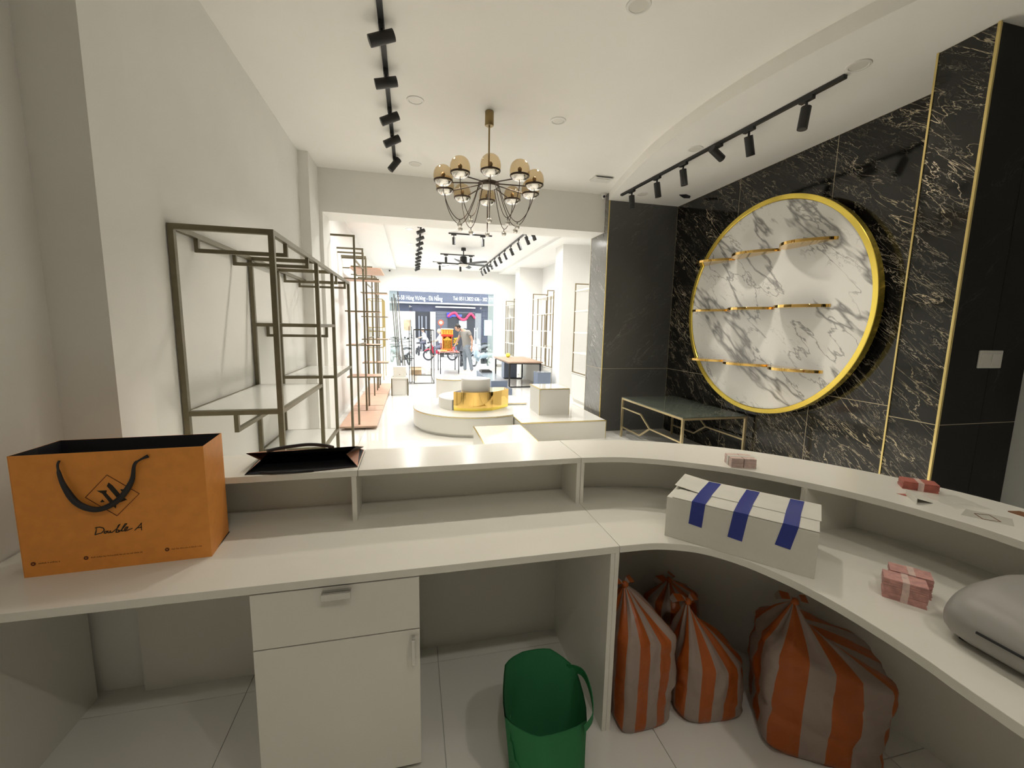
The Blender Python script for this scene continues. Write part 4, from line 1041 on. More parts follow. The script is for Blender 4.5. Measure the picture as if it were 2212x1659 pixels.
t = thing('yellow_flowers', 'bunch of yellow flowers beside the paper shrine', 'flowers', (1.40, 14.2, .72))
MB().lathe([(.03, .72), (.045, .78), (.03, .86), (.04, .88)], (1.41, 14.2, 0), 14).build('vase', mat('blue_vase', (.2, .35, .5), .2), t, smooth=60)
m = MB(); rr = random.Random(3)
for k in range(14): m.ball((1.41+rr.uniform(-.06, .06), 14.2+rr.uniform(-.06, .06), 1.0+rr.uniform(-.06, .16)), .028, 8, 5)
m.build('blossom', mat('yellow_petal', (.75, .55, .06), .6), t, smooth=60)
m = MB()
for k in range(6): m.tube([(1.41, 14.2, .87), (1.41+rr.uniform(-.06, .06), 14.2+rr.uniform(-.05, .05), 1.0)], .006, 5)
m.build('stem', mat('leaf_green', (.08, .2, .05), .6), t)
for k in range(7):
    x = .90+(k % 4)*.055; y = 13.84+(k//4)*.07; rr2 = .03
    t = thing('offering_fruit', ('first', 'second', 'third', 'fourth')[k % 4]+' pale yellow fruit from the left in the '+('front' if k < 4 else 'back')+' row on the altar table', 'fruit', (x, y, .72), 0, 'fruit on the altar table')
    MB().ball((x, y, .72+rr2), rr2, 12, 8).build('fruit_body', mat('fruit_yellow', (.75, .66, .22), .4), t, smooth=60)
    MB().cyl((x, y, .72+2*rr2-.002), (x, y, .72+2*rr2+.008), .003, n=6).build('stalk', WOOD, t)
for k, x in enumerate((1.20, 1.29, 1.40)):
    t = thing('offering_cup', ('left', 'middle', 'right')[k]+' small pink cup on the altar table', 'cup', (x, 13.85, .72), 0, 'cups on the altar table')
    MB().lathe([(.018, .72), (.028, .74), (.032, .775), (.028, .775), (.024, .745)], (x, 13.85, 0), 14).build('cup_body', mat('pink_glaze', (.7, .28, .26), .3), t, smooth=60)
# --- red circle fan decoration on a stick (left of the shrine)
t = thing('paper_fan', 'round red paper emblem on a stick behind the altar table', 'decoration', (.955, 14.75, .72))
MB().cyl((.955, 14.75, .72), (.955, 14.75, 1.66), .008, n=8).build('stick', ALTR, t)
MB().cyl((.955, 14.745, 1.66), (.955, 14.755, 1.66), .10, n=28).build('disc', mat('coral_red', (.75, .15, .10), .5), t)
MB().cyl((.955, 14.738, 1.66), (.955, 14.745, 1.66), .06, n=20).build('disc_centre', mat('pale_red', (.85, .55, .5), .5), t)

# --- wooden table, blue boxes
t = thing('work_table', 'brown wood table with black metal legs on the right', 'table', (2.88, 11.45, 0))
MB().box(2.37, 3.29, 10.46, 12.42, .635, .672).build('table_top', WOOD, t, bevel=.004)
for x in (2.42, 3.24):
    for y in (10.51, 12.37): MB().box(x-.018, x+.018, y-.018, y+.018, .03, .61).build('leg', BLACKM, t)
MB().box(2.40, 3.26, 10.49, 10.53, .605, .635).box(2.40, 3.26, 12.35, 12.39, .605, .635).box(2.40, 2.44, 10.53, 12.35, .605, .635).box(3.22, 3.26, 10.53, 12.35, .605, .635).build('apron', BLACKM, t)
for y in (10.49, 12.35): MB().box(2.42, 3.24, y, y+.04, 0, .03).build('runner', BLACKM, t)
t = thing('pomelo', 'round yellow fruit on the brown wood table', 'fruit', (2.72, 12.05, .672))
MB().ball((2.72, 12.05, .735), .066, 16, 10).build('fruit_body', mat('bright_yellow', (.80, .80, .10), .5), t, smooth=60)
MB().cyl((2.72, 12.05, .798), (2.725, 12.05, .815), .006, n=6).build('stalk', WOOD, t)
def blue_box(label, x0, x1, y0, y1, z0, z1):
    t = thing('display_box', label, 'box', ((x0+x1)/2, (y0+y1)/2, z0))
    MB().box(x0, x1, y0, y1, z0, z1-.012).build('body', BLUEG, t, bevel=.003)
    MB().box(x0-.003, x1+.003, y0-.003, y1+.003, z1-.012, z1).build('lid', mat('blue_grey_top', (.24, .27, .32), .15), t, bevel=.002)
blue_box('blue grey cube by the white pillar on the right', 2.874, 3.20, 9.50, 9.86, 0, .50)
blue_box('tall blue grey box behind the brown table', 2.70, 3.10, 12.46, 12.86, 0, .60)
blue_box('lower step of the blue grey podium', 1.42, 2.22, 9.33, 9.60, 0, .15)
blue_box('long blue grey podium with a glossy top', 1.78, 2.17, 9.605, 11.95, 0, .30)
t = thing('dark_tray', 'shallow dark tray at the far end of the blue grey podium', 'tray', (1.98, 11.6, .30))
MB().box(1.84, 2.13, 11.40, 11.85, .30, .31).box(1.84, 2.13, 11.40, 11.42, .31, .34).box(1.84, 2.13, 11.83, 11.85, .31, .34).box(1.84, 1.86, 11.42, 11.83, .31, .34).box(2.11, 2.13, 11.42, 11.83, .31, .34).build('tray_body', DARKM, t)

# --- right wall cabinets and racks
def wall_rack(label, y0, y1, zs, ups, ztops, zb):
    t = thing('display_rack', label, 'rack', (3.55, (y0+y1)/2, zb))
    b = .022
    for y, z1 in ups:
        MB().box(3.33-b/2, 3.33+b/2, y-b/2, y+b/2, zb, z1).build('upright', GW2, t)
        MB().box(3.72-b/2, 3.72+b/2, y-b/2, y+b/2, zb, z1).build('upright', GW2, t)
        MB().box(3.33+b/2, 3.72-b/2, y-b/2, y+b/2, z1-b, z1).build('cross_rail', GW2, t)
    for z in zs: MB().box(3.325, 3.725, y0+b/2, y1-b/2, z-.012, z+.012).build('shelf_board', PODS, t)
    MB().box(3.33-b/2, 3.33+b/2, y0+b/2, y1-b/2, zb, zb+b).build('base_rail', GW2, t)
    for y, za, zc in ztops: MB().box(3.325, 3.345, y-.008, y+.008, za, zc).build('inner_bar', GW2, t)
GW2 = mat('taupe_metal', (.26, .205, .12), .4, metal=.4)
wall_rack('nearest metal display rack on the right wall', 6.62, 8.45, (2.32, 1.90, 1.463, 1.042), ((8.45, 2.48), (6.62, 2.48)), (), .622)
wall_rack('middle metal display rack between the two white pillars', 9.86, 11.64, (2.335, 1.903, 1.464, 1.045), ((11.64, 2.49), (10.34, 2.49), (9.86, 2.42)),
          ((11.18, 1.47, 2.33), (10.78, .60, 1.90), (10.54, 1.05, 1.90), (10.08, 1.47, 2.33), (11.2, .60, 1.04), (10.1, .6, 1.04)), .572)
wall_rack('farthest metal display rack next to the shopfront', 13.92, 15.22, (2.32, 1.87, 1.43, .99), ((15.2, 2.49), (13.95, 2.49)), ((14.9, 1.43, 2.3), (14.5, .99, 1.87), (14.9, .572, .99), (14.3, .572, 1.43)), .572)
for y0, y1, h, lb in ((6.50, 8.46, .622, 'nearest low white cabinet on the right wall'), (9.84, 13.29, .572, 'middle low white cabinet between the pillars'), (13.86, 15.29, .572, 'farthest low white cabinet beside the shopfront')):
    t = thing('low_cabinet', lb, 'cabinet', (3.7, (y0+y1)/2, 0))
    MB().box(3.33, 4.095, y0, y1, .06, h-.02).build('body', PODS, t)
    MB().box(3.31, 4.097, y0, y1, h-.02, h).build('top_board', PODW, t)
    MB().box(3.36, 4.095, y0+.02, y1-.02, 0, .06).build('plinth', PODS, t)
    k = max(2, round((y1-y0)/.95)); d = (y1-y0)/k
    for i in range(k): MB().box(3.316, 3.33, y0+i*d+.006, y0+(i+1)*d-.006, .075, h-.03).build('cabinet_door', PODS, t, bevel=.002)
t = thing('low_block', 'low white block at the right of the entrance', 'block', (2.9, 15.0, 0))
MB().box(2.62, 3.28, 14.78, 15.26, 0, .115).build('body', PODS, t, bevel=.004)
MB().box(2.96, 3.14, 14.85, 14.88, .115, .21).box(2.96, 3.14, 15.05, 15.08, .115, .21).box(2.96, 3.14, 14.88, 15.05, .195, .21).build('handle', GREYP, t)

# --- far tracks and the ceiling fan
ZR = 3.486
track('long ceiling track of spotlights on the left side of the front room', (.19, 7.7, ZR), (.19, 15.0, ZR), [((y-7.7)/7.3, (-1, -.25, -.5)) for y in (8.30, 8.90, 9.60, 10.24, 10.93, 11.59, 12.30, 12.95, 13.65, 14.25, 14.78)], DARKM, .17, .036)
track('long ceiling track of spotlights on the right side of the front room', (2.32, 7.7, ZR), (2.29, 14.8, ZR), [((y-7.7)/7.1, (.55, .25, -1)) for y in (8.30, 8.75, 9.40, 10.15, 10.82, 11.49, 12.14, 12.77, 13.34, 13.90, 14.45)], DARKM, .17, .036)
for y, hx, lb in ((9.30, (.88, 1.50), 'short crosswise ceiling track nearest the opening'), (11.97, (.92, 1.60), 'short crosswise ceiling track behind the ceiling fan'), (13.68, (.86, 1.50), 'short crosswise ceiling track farthest from the opening')):
    track(lb, (.77, y, ZR), (1.70, y, ZR), [((x-.77)/.93, (.02, 0, -1)) for x in hx], DARKM, .15, .034)
def fan():
    c = (1.28, 10.95)
    t = thing('ceiling_fan', 'black ceiling fan with slim blades and a white lamp bowl', 'ceiling fan', (c[0], c[1], 3.03))
    MB().lathe([(.055, 3.43), (.06, 3.44), (.06, 3.50)], (*c, 0), 24).build('canopy', BLACKM, t, smooth=40)
    MB().cyl((*c, 3.30), (*c, 3.44), .014, n=10).build('rod', BLACKM, t, smooth=60)
    MB().lathe([(.05, 3.30), (.085, 3.28), (.09, 3.15), (.13, 3.12), (.13, 3.09)], (*c, 0), 28).build('motor', BLACKM, t, smooth=40)
    MB().lathe([(.125, 3.09), (.11, 3.06), (.06, 3.035), (.01, 3.03)], (*c, 0), 28).build('lamp_bowl', WHITEP, t, smooth=60)
    for k in range(6):
        a = math.radians(10+60*k); u = Vector((math.cos(a), math.sin(a), 0)); v = Vector((-u.y, u.x, 0)); o = Vector((*c, 3.11)); m = MB()
        prof = [(.11, .03), (.25, .05), (.5, .065), (.72, .06), (.78, .02)]
        for r, w_ in prof: m.v += [tuple(o+u*r-v*w_+Vector((0, 0, .012))), tuple(o+u*r+v*w_-Vector((0, 0, .012))), tuple(o+u*r+v*w_-Vector((0, 0, .018))), tuple(o+u*r-v*w_+Vector((0, 0, .006)))]
        for i in range(len(prof)-1):
            for j in range(4): m.f.append((4*i+j, 4*i+(j+1) % 4, 4*i+4+(j+1) % 4, 4*i+4+j)); m.m.append(0)
        m.f += [(0, 1, 2, 3), (16, 17, 18, 19)]; m.m += [0, 0]
        m.build('blade', BLACKM, t)
fan()

# ================================================================== PEOPLE
SKIN = mat('skin', (.50, .30, .21), .55); HAIR = mat('black_hair', (.012, .01, .009), .5)
def skinned(name, J, Ed, mt, parent, sub=2, root=None):
    keys = list(J); me = bpy.data.meshes.new(name); inv = WM[parent.name].inverted()
    me.from_pydata([tuple(inv @ Vector(J[k][:3])) for k in keys], [(keys.index(a), keys.index(b)) for a, b in Ed], [])
    o = bpy.data.objects.new(name, me); COL.objects.link(o); o.parent = parent; WM[o.name] = WM[parent.name]
    sk = o.modifiers.new('skin', 'SKIN'); sk.use_smooth_shade = True
    for i, k in enumerate(keys):
        r = J[k][3]; ry = J[k][4] if len(J[k]) > 4 else r
        me.skin_vertices[0].data[i].radius = (r, ry); me.skin_vertices[0].data[i].use_root = (k == (root or keys[0]))
    ss = o.modifiers.new('sub', 'SUBSURF'); ss.levels = sub; ss.render_levels = sub
    me.materials.append(mt); return o
def hand(J, Ed, pre, wrist, palm, fd, sd, s=1.):
    """palm and five unequal bent fingers; fd finger direction, sd towards the thumb"""
    w_, p = Vector(wrist), Vector(palm); fd = Vector(fd).normalized(); sd = Vector(sd).normalized(); bend = fd.cross(sd)*-.25
    J[pre+'palm'] = (*p, .026*s, .018*s)
    for i, (o_, l) in enumerate(((.028, .062), (.010, .075), (-.010, .070), (-.028, .055))):
        a = p+sd*o_*s+fd*.035*s; b = a+fd*l*.55*s; c = b+(fd+bend).normalized()*l*.5*s
        J[f'{pre}f{i}a'] = (*a, .0095*s); J[f'{pre}f{i}b'] = (*b, .0085*s); J[f'{pre}f{i}c'] = (*c, .0075*s)
        Ed += [(pre+'palm', f'{pre}f{i}a'), (f'{pre}f{i}a', f'{pre}f{i}b'), (f'{pre}f{i}b', f'{pre}f{i}c')]
    a = p+sd*.034*s-fd*.012*s; b = a+(sd+fd*.7).normalized()*.045*s
    J[pre+'t0'] = (*a, .011*s); J[pre+'t1'] = (*b, .009*s); Ed += [(pre+'palm', pre+'t0'), (pre+'t0', pre+'t1')]
def head(parent, c, fwd, s=1., hair=True, cap=None):
    """head with nose, brow, ears and hair; c centre, fwd facing"""
    c = Vector(c); f = Vector(fwd).normalized(); u = Vector((0, 0, 1)); u = (u-f*u.dot(f)).normalized(); r = f.cross(u)
    B = Matrix((r, f, u)).transposed().to_4x4(); B.translation = c; B = B @ Matrix.Scale(s, 4)
    m = MB(); n, k = 20, 14
    for i in range(k+1):
        ph = PI*i/k; z = .118*-math.cos(ph); q = math.sin(ph)
        for j in range(n):
            a = 2*PI*j/n; x = .076*q*math.cos(a); y = .096*q*math.sin(a)
            if z < 0: x *= 1-.28*(-z/.118)**1.5; y = y*(1-.15*(-z/.118))+.014*(-z/.118)
            if math.sin(a) > .9 and -.035 < z < .02: y += .018*(1-abs(z+.012)/.03 if abs(z+.012) < .03 else 0)
            m.v.append(tuple(B @ Vector((x, y, z))))
    for i in range(k):
        for j in range(n): m.f.append((i*n+j, i*n+(j+1) % n, (i+1)*n+(j+1) % n, (i+1)*n+j)); m.m.append(0)
    for sx in (-1, 1):
        e = MB().ball((0, 0, 0), .02, 10, 6); m.add([tuple(B @ Vector((sx*.076+v[0]*.35, v[1]-.005, v[2]*1.5))) for v in e.v], e.f)
    h = m.build('head', SKIN, parent, smooth=70)
    fm = MB()
    for sx in (-1, 1):
        e = MB().ball((0, 0, 0), .009, 8, 5); fm.add([tuple(B @ Vector((sx*.03+v[0]*1.3, .088+v[1]*.4, .008+v[2]))) for v in e.v], e.f)
        e = MB().box(-.014, .014, -.003, .003, -.003, .003); fm.add([tuple(B @ Vector((sx*.03+v[0], .09+v[1], .028+v[2]))) for v in e.v], e.f)
    fm.build('eye', HAIR, h)
    e = MB().box(-.02, .02, -.004, .004, -.004, .004)
    q = MB(); q.add([tuple(B @ Vector((v[0], .096+v[1], -.055+v[2]))) for v in e.v], e.f); q.build('mouth', mat('lip', (.35, .13, .10), .5), h)
    hm = MB(); n, k = 20, 9
    for i in range(k+1):
        ph = PI*(.5+.5*i/k) if cap else PI*(.42+.58*i/k)
        for j in range(n):
            a = 2*PI*j/n; x = .083*math.sin(ph)*math.cos(a); y = .102*math.sin(ph)*math.sin(a)-.006; z = -.124*math.cos(ph)
            if not cap and y > .03 and z < .055: y = .03+(y-.03)*.25; 
            hm.v.append(tuple(B @ Vector((x, y, z+.004))))
    for i in range(k):
        for j in range(n): hm.f.append((i*n+j, i*n+(j+1) % n, (i+1)*n+(j+1) % n, (i+1)*n+j)); hm.m.append(0)
    hm.build('helmet' if cap else 'hair', cap or HAIR, parent, smooth=70)
    return h
def man():
    t = thing('person', 'person in a grey T-shirt and jeans bending over the altar table', 'person', (1.74, 13.6, 0))
    nk = (1.545, 13.61, 1.455)
    J = {'pelvis': (1.70, 13.62, .90, .10), 'waist': (1.71, 13.62, 1.06, .10), 'chest': (1.665, 13.62, 1.28, .12), 'neckb': (1.57, 13.61, 1.425, .06), 'neck': (1.51, 13.61, 1.47, .05),
         'hipN': (1.72, 13.53, .86, .085), 'kneeN': (1.80, 13.50, .49, .058), 'ankN': (1.865, 13.50, .09, .03), 'toeN': (1.76, 13.49, .04, .02),
         'hipF': (1.66, 13.71, .86, .085), 'kneeF': (1.655, 13.73, .51, .058), 'ankF': (1.665, 13.73, .09, .03), 'toeF': (1.56, 13.73, .04, .02),
         'shN': (1.735, 13.43, 1.385, .055), 'elN': (1.85, 13.42, 1.14, .040), 'wrN': (1.845, 13.42, .92, .028),
         'shF': (1.56, 13.80, 1.375, .055), 'elF': (1.455, 13.80, 1.145, .040), 'wrF': (1.36, 13.76, .955, .028)}
    Ed = [('pelvis', 'waist'), ('waist', 'chest'), ('chest', 'neckb'), ('neckb', 'neck'), ('pelvis', 'hipN'), ('hipN', 'kneeN'), ('kneeN', 'ankN'), ('ankN', 'toeN'),
          ('pelvis', 'hipF'), ('hipF', 'kneeF'), ('kneeF', 'ankF'), ('ankF', 'toeF'), ('chest', 'shN'), ('shN', 'elN'), ('elN', 'wrN'), ('chest', 'shF'), ('shF', 'elF'), ('elF', 'wrF')]
    hand(J, Ed, 'n', J['wrN'][:3], (1.838, 13.42, .865), (-.05, 0, -1), (-1, 0, 0)); Ed.append(('wrN', 'npalm'))
    hand(J, Ed, 'f', J['wrF'][:3], (1.325, 13.73, .915), (-.6, -.3, -.7), (0, -1, .2)); Ed.append(('wrF', 'fpalm'))
    skinned('body', J, Ed, SKIN, t, 2, 'pelvis')
    SH = mat('grey_tshirt', (.27, .26, .245), .8, bump=.2, bscale=120); JE = mat('blue_grey_jeans', (.20, .235, .28), .8, var=.15, vscale=30)
    k = {a: J[a] for a in ('waist', 'chest', 'neckb')}; k['hem'] = (1.70, 13.62, .80, .158)
    k['waist'] = (1.705, 13.62, 1.06, .145); k['chest'] = (1.665, 13.62, 1.28, .148); k['neckb'] = (1.58, 13.61, 1.41, .072)
    k['shN'] = (1.735, 13.43, 1.385, .072); k['slN'] = (1.80, 13.42, 1.25, .065); k['shF'] = (1.56, 13.80, 1.375, .072); k['slF'] = (1.50, 13.80, 1.24, .065)
    skinned('tshirt', k, [('chest', 'waist'), ('waist', 'hem'), ('chest', 'neckb'), ('chest', 'shN'), ('shN', 'slN'), ('chest', 'shF'), ('shF', 'slF')], SH, t, 2, 'chest')
    k = {'waist': (1.705, 13.62, 1.04, .122), 'pelvis': (1.70, 13.62, .91, .136), 'hipN': (1.72, 13.53, .83, .098), 'kneeN': (1.80, 13.50, .49, .072), 'ankN': (1.862, 13.50, .12, .058),
         'hipF': (1.66, 13.71, .83, .098), 'kneeF': (1.655, 13.73, .51, .072), 'ankF': (1.665, 13.73, .12, .058)}
    skinned('jeans', k, [('pelvis', 'waist'), ('pelvis', 'hipN'), ('hipN', 'kneeN'), ('kneeN', 'ankN'), ('pelvis', 'hipF'), ('hipF', 'kneeF'), ('kneeF', 'ankF')], JE, t, 2, 'pelvis')
    for x, y in ((1.835, 13.495), (1.635, 13.73)):
        m = MB(); pr = [(-.165, .034, .045), (-.11, .052, .078), (-.02, .055, .10), (.04, .055, .13), (.09, .050, .13)]
        for dx, hw, hh in pr: m.v += [(x+dx, y-hw, .0), (x+dx, y+hw, 0), (x+dx, y+hw*.8, hh), (x+dx, y-hw*.8, hh)]
        for i in range(len(pr)-1):
            for j in range(4): m.f.append((4*i+j, 4*i+(j+1) % 4, 4*i+4+(j+1) % 4, 4*i+4+j)); m.m.append(0)
        m.f += [(0, 1, 2, 3), (16, 17, 18, 19)]; m.m += [0, 0]
        m.build('shoe', mat('white_shoe', (.75, .74, .70), .5), t, bevel=.008)
    head(t, (1.415, 13.61, 1.50), (-.86, -.1, -.42), 1.0)
man()

# ================================================================== STREET
GZ = -.25
rd = MB().box(-30, 34, YF+.26, 60, GZ-.2, GZ).build('street', mat('pale_concrete', (.52, .515, .50), .9, var=.06, vscale=.8)); struct(rd, 'sunlit pale street outside the shop', 'street')
st_ = MB().box(-1.55, 4.4, YF+.25, YF+.26+.9, GZ, -.02).build('trim_2', mat('pale_stone', (.7, .69, .66), .4)); struct(st_)
t = thing('shop_building', 'dark blue grey shop building across the street with white lettering', 'building', (2.0, 30.0, GZ))
FAC = mat('slate_cladding', (.035, .04, .07), .6, var=.12, vscale=3); FAC2 = mat('grey_shutter', (.075, .08, .10), .5); WHT = mat('white_wall_paint', (.62, .62, .60), .7); DKI = mat('interior_shade', (.012, .014, .02), .5)
MB().box(-12, 16, 30.30, 33, GZ, 9).build('wall', FAC, t)
MB().box(-9, 12, 29.95, 30.30, 3.12, 4.6).build('sign_band', mat('sign_blue_grey', (.06, .067, .11), .5), t)
MB().box(-9, 12, 29.88, 30.30, 3.03, 3.12).build('sign_ledge', WHT, t)
Rt = Matrix.Rotation(PI/2, 4, 'X')
LET = mat('white_lettering', (.80, .80, .80), .5)
text_mesh('sign_lettering', '56-58 Hùng Vương - Đà Nẵng', .42, Matrix.Translation((-1.06, 29.95, 3.26)) @ Rt, LET, t, .02, xs=.60)
text_mesh('sign_lettering', 'Tel: 0511.3822 636 - 382 777', .36, Matrix.Translation((2.78, 29.95, 3.33)) @ Rt, LET, t, .02, xs=.66)
MB().box(-6, -.065, 30.1, 30.30, GZ, 2.49).build('white_wall', WHT, t)
MB().box(-.56, -.10, 30.06, 30.10, 1.2, 1.92).build('poster', mat('brown_poster', (.42, .27, .17), .6, var=.3, vscale=4), t)
MB().box(-.065, .21, 29.98, 30.30, GZ, 2.49).build('white_pier', WHT, t)
MB().box(1.225, 1.575, 29.98, 30.30, GZ, 2.50).build('white_pier', WHT, t)
dw = MB().box(.21, 1.225, 30.26, 30.30, GZ, 2.50).build('doorway', DKI, t)  # solid dark panel; the shade inside the doorway is put into its colour
for x in (.42, .62, .9): MB().box(x, x+.09, 30.2, 30.25, GZ, 2.2).build('door_leaf', mat('door_grey', (.16, .17, .2), .4), dw)
m = MB()
for k in range(26): m.box(1.58, 4.34, 30.10+(.018 if k % 2 else 0), 30.30, .0+k*.108+GZ, .102+k*.108+GZ)
m.build('roller_shutter', FAC2, t)
MB().box(2.45, 4.32, 30.02, 30.10, GZ, 2.46).build('opening_shade', DKI, t)  # dark slab over the shutter, coloured as the shade within the shop
MB().box(3.2, 3.75, 29.99, 30.02, 1.4, 1.95).build('opening_panel', mat('pale_panel', (.35, .38, .42), .5), t)  # plain pale panel set before the dark slab
MB().box(1.58, 4.34, 29.9, 30.1, 2.80, 2.88).build('header', WHT, t)
MB().box(2.36, 2.66, 29.93, 30.0, 2.13, 2.46).build('blue_sign', mat('vivid_blue', (.01, .03, .55), .4), t)
MB().box(2.66, 3.4, 29.95, 30.0, 2.2, 2.36).build('blue_sign', mat('mid_blue', (.05, .08, .40), .4), t)
MB().box(5.03, 5.6, 30.2, 30.30, .92, 2.02).build('cyan_notice', mat('pale_cyan', (.45, .68, .72), .5), t)
for k in range(8):
    y0 = .1+k*.42; MB().box(4.36, 12, 30.27, 30.30, y0, y0+.40).build('cladding_panel', FAC, t)
t = thing('garland', 'red paper garland hanging across the shop front opposite', 'garland', (3.4, 29.9, 1.9))
gp = cat_rom([(2.45, 29.88, 2.22), (2.7, 29.88, 2.42), (2.95, 29.88, 2.45), (3.15, 29.88, 2.2), (3.4, 29.88, 2.02), (3.65, 29.88, 2.05), (3.85, 29.88, 2.3), (4.05, 29.88, 2.42), (4.3, 29.88, 2.15)], 5)
m = MB()
for i, p in enumerate(gp): m.ball((p[0], p[1], p[2]), .075+.02*(i % 2), 8, 5)
m.build('tinsel', mat('crimson', (.50, .03, .09), .5), t, smooth=60)

def motorbike(label, loc, rz, body, seat=None, group=None, rider=None):
    t = thing('motorbike', label, 'motorbike', loc, rz, group)
    RUB = mat('tyre_rubber', (.03, .03, .035), .8)
    for x in (-.62, .62):
        wv = MB(); n = 28
        for i in range(n):
            a = 2*PI*i/n
            for j in range(8):
                b = 2*PI*j/8; r = .245+.042*math.cos(b); wv.v.append((x+r*math.cos(a), .042*math.sin(b), .287+r*math.sin(a)))
        for i in range(n):
            for j in range(8): wv.f.append((i*8+j, i*8+(j+1) % 8, ((i+1) % n)*8+(j+1) % 8, ((i+1) % n)*8+j)); wv.m.append(0)
        o = wv.build('wheel', RUB, t, smooth=60, local=True)
        sp = MB().cyl((x, -.05, .287), (x, .05, .287), .05, n=12)
        for k in range(6):
            a = PI*k/6; sp.bar((x-.22*math.cos(a), 0, .287-.22*math.sin(a)), (x+.22*math.cos(a), 0, .287+.22*math.sin(a)), .014)
        sp.build('spokes', CHROME, o, local=True)
    def lf(name, secs, mt):
        m = MB(); n = 12
        for x, z, hw, hh in secs:
            for j in range(n):
                a = 2*PI*j/n; m.v.append((x, hw*math.cos(a), z+hh*math.sin(a)))
        for i in range(len(secs)-1):
            for j in range(n): m.f.append((i*n+j, i*n+(j+1) % n, (i+1)*n+(j+1) % n, (i+1)*n+j)); m.m.append(0)
        m.f += [tuple(range(n)), tuple((len(secs)-1)*n+j for j in range(n))]; m.m += [0, 0]
        return m.build(name, mt, t, smooth=60, local=True)
    lf('body', [(-.85, .68, .04, .03), (-.6, .64, .11, .09), (-.3, .58, .14, .12), (0, .46, .13, .12), (.25, .44, .10, .09), (.36, .50, .08, .10)], body)
    lf('front_shield', [(.30, .42, .12, .16), (.42, .62, .16, .20), (.46, .85, .13, .12), (.50, .98, .09, .05)], body)
    lf('seat', [(-.75, .75, .08, .03), (-.4, .77, .13, .045), (-.05, .73, .11, .04), (.08, .68, .06, .03)], seat or BLACKM)
    lf('front_fender', [(.42, .55, .05, .03), (.62, .60, .065, .03), (.82, .50, .05, .03)], body)
    MB().tube([(.43, -.36, 1.02), (.46, -.15, 1.0), (.48, 0, .96), (.46, .15, 1.0), (.43, .36, 1.02)], .014, 6).build('handlebar', BLACKM, t, local=True)
    for s_ in (-1, 1):
        MB().tube([(.44, s_*.26, 1.02), (.48, s_*.30, 1.15)], .007, 5).cyl((.48, s_*.30, 1.17), (.50, s_*.30, 1.17), .05, n=12).build('mirror', BLACKM, t, local=True)
    MB().bar((.50, 0, .80), (.62, 0, .287), .07, .05).build('fork', CHROME, t, local=True)
    MB().cyl((-.75, -.13, .34), (-.15, -.13, .30), .045, .03, n=12).build('exhaust', CHROME, t, local=True)
    MB().bar((-.1, 0, .42), (-.62, 0, .287), .12, .06).bar((-.1, 0, .5), (-.1, 0, .2), .16, .2).build('engine', DARKM, t, local=True)
    return t
WB = mat('white_bike_paint', (.62, .62, .63), .3); RB = mat('red_bike_paint', (.62, .02, .05), .3); GB = mat('grey_bike_paint', (.22, .23, .25), .3); BB = mat('black_bike_paint', (.02, .02, .025), .25); LB = mat('pale_blue_bike_paint', (.35, .42, .48), .3)
motorbike('red motorbike passing in the street behind the altar table', (1.42, 22.3, GZ), PI, RB)
for lb, loc, rz, c in (('black motorbike parked outside behind the bending person', (2.12, 18.4, GZ), PI/2-.2, BB), ('pale motorbike parked outside at the right of the doors', (2.95, 18.2, GZ), PI/2+.5, LB),
                       ('white motorbike parked at the foot of the leaning rods', (-.35, 20.3, GZ), PI/2+.3, WB), ('pale blue motorbike parked at the far left outside', (-.80, 22.0, GZ), PI/2-.3, LB),
                       ('white motorbike parked by the white pier across the street', (.30, 26.5, GZ), PI/2+.1, WB), ('grey motorbike parked before the dark doorway across the street', (1.0, 27.6, GZ), PI/2+.2, WB),
                       ('white motorbike parked before the shutter across the street', (3.35, 25.2, GZ), PI/2-.4, WB), ('grey motorbike parked at the right across the street', (4.3, 26.6, GZ), PI/2+.4, GB)):
    motorbike(lb, loc, rz, c)
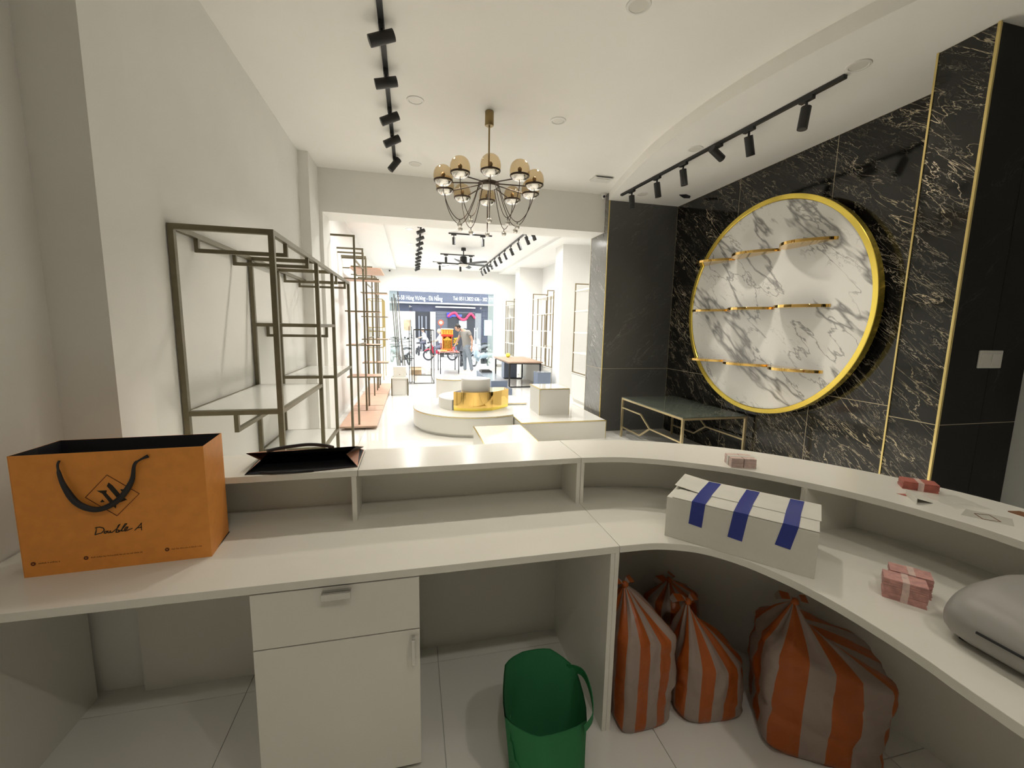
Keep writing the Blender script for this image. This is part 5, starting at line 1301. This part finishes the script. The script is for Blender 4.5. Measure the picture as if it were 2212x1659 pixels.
def rider(label, x, y, z, shirt, helmet, fwd=-1):
    t = thing('person', label, 'person', (x, y, z))
    s = fwd
    J = {'pelvis': (x, y, z+.86, .12, .13), 'chest': (x+s*.06, y, z+1.22, .12, .16), 'neckb': (x+s*.10, y, z+1.40, .055), 'neck': (x+s*.12, y, z+1.47, .05)}
    Ed = [('pelvis', 'chest'), ('chest', 'neckb'), ('neckb', 'neck')]
    for k, q in (('a', -1), ('b', 1)):
        J.update({'hip'+k: (x+s*.05, y+q*.10, z+.82, .085), 'knee'+k: (x+s*.42, y+q*.17, z+.72, .06), 'ank'+k: (x+s*.36, y+q*.16, z+.34, .042), 'toe'+k: (x+s*.50, y+q*.16, z+.30, .03),
                  'sh'+k: (x+s*.07, y+q*.19, z+1.36, .055), 'el'+k: (x+s*.25, y+q*.27, z+1.12, .042), 'wr'+k: (x+s*.42, y+q*.30, z+1.06, .03)})
        Ed += [('pelvis', 'hip'+k), ('hip'+k, 'knee'+k), ('knee'+k, 'ank'+k), ('ank'+k, 'toe'+k), ('chest', 'sh'+k), ('sh'+k, 'el'+k), ('el'+k, 'wr'+k)]
        hand(J, Ed, k, None or (x+s*.42, y+q*.30, z+1.06), (x+s*.47, y+q*.31, z+1.05), (s*.8, 0, -.6), (0, -q, 0)); Ed.append(('wr'+k, k+'palm'))
    skinned('body', J, Ed, SKIN, t, 1, 'pelvis')
    K = {k: (*J[k][:3], J[k][3]+.018, (J[k][4] if len(J[k]) > 4 else J[k][3])+.02) for k in ('pelvis', 'chest', 'sha', 'shb', 'ela', 'elb')}
    skinned('shirt', K, [('pelvis', 'chest'), ('chest', 'sha'), ('sha', 'ela'), ('chest', 'shb'), ('shb', 'elb')], shirt, t, 1, 'chest')
    K = {k: (*J[k][:3], J[k][3]+.015) for k in ('pelvis', 'hipa', 'hipb', 'kneea', 'kneeb', 'anka', 'ankb')}; K['pelvis'] = (x, y, z+.84, .13, .15)
    skinned('trousers', K, [('pelvis', 'hipa'), ('hipa', 'kneea'), ('kneea', 'anka'), ('pelvis', 'hipb'), ('hipb', 'kneeb'), ('kneeb', 'ankb')], mat('dark_trousers', (.10, .10, .13), .8), t, 1, 'pelvis')
    head(t, (x+s*.15, y, z+1.58), (s, 0, -.05), 1.0, cap=helmet)
rider('person in a pale shirt and yellow helmet riding the red motorbike', 1.50, 22.3, GZ-.06, mat('lilac_shirt', (.55, .55, .68), .8), mat('yellow_helmet', (.72, .52, .22), .3))
rider('person in white riding across the street before the dark doorway', .80, 27.6, GZ-.06, mat('white_shirt', (.65, .65, .65), .8), WHITEP)
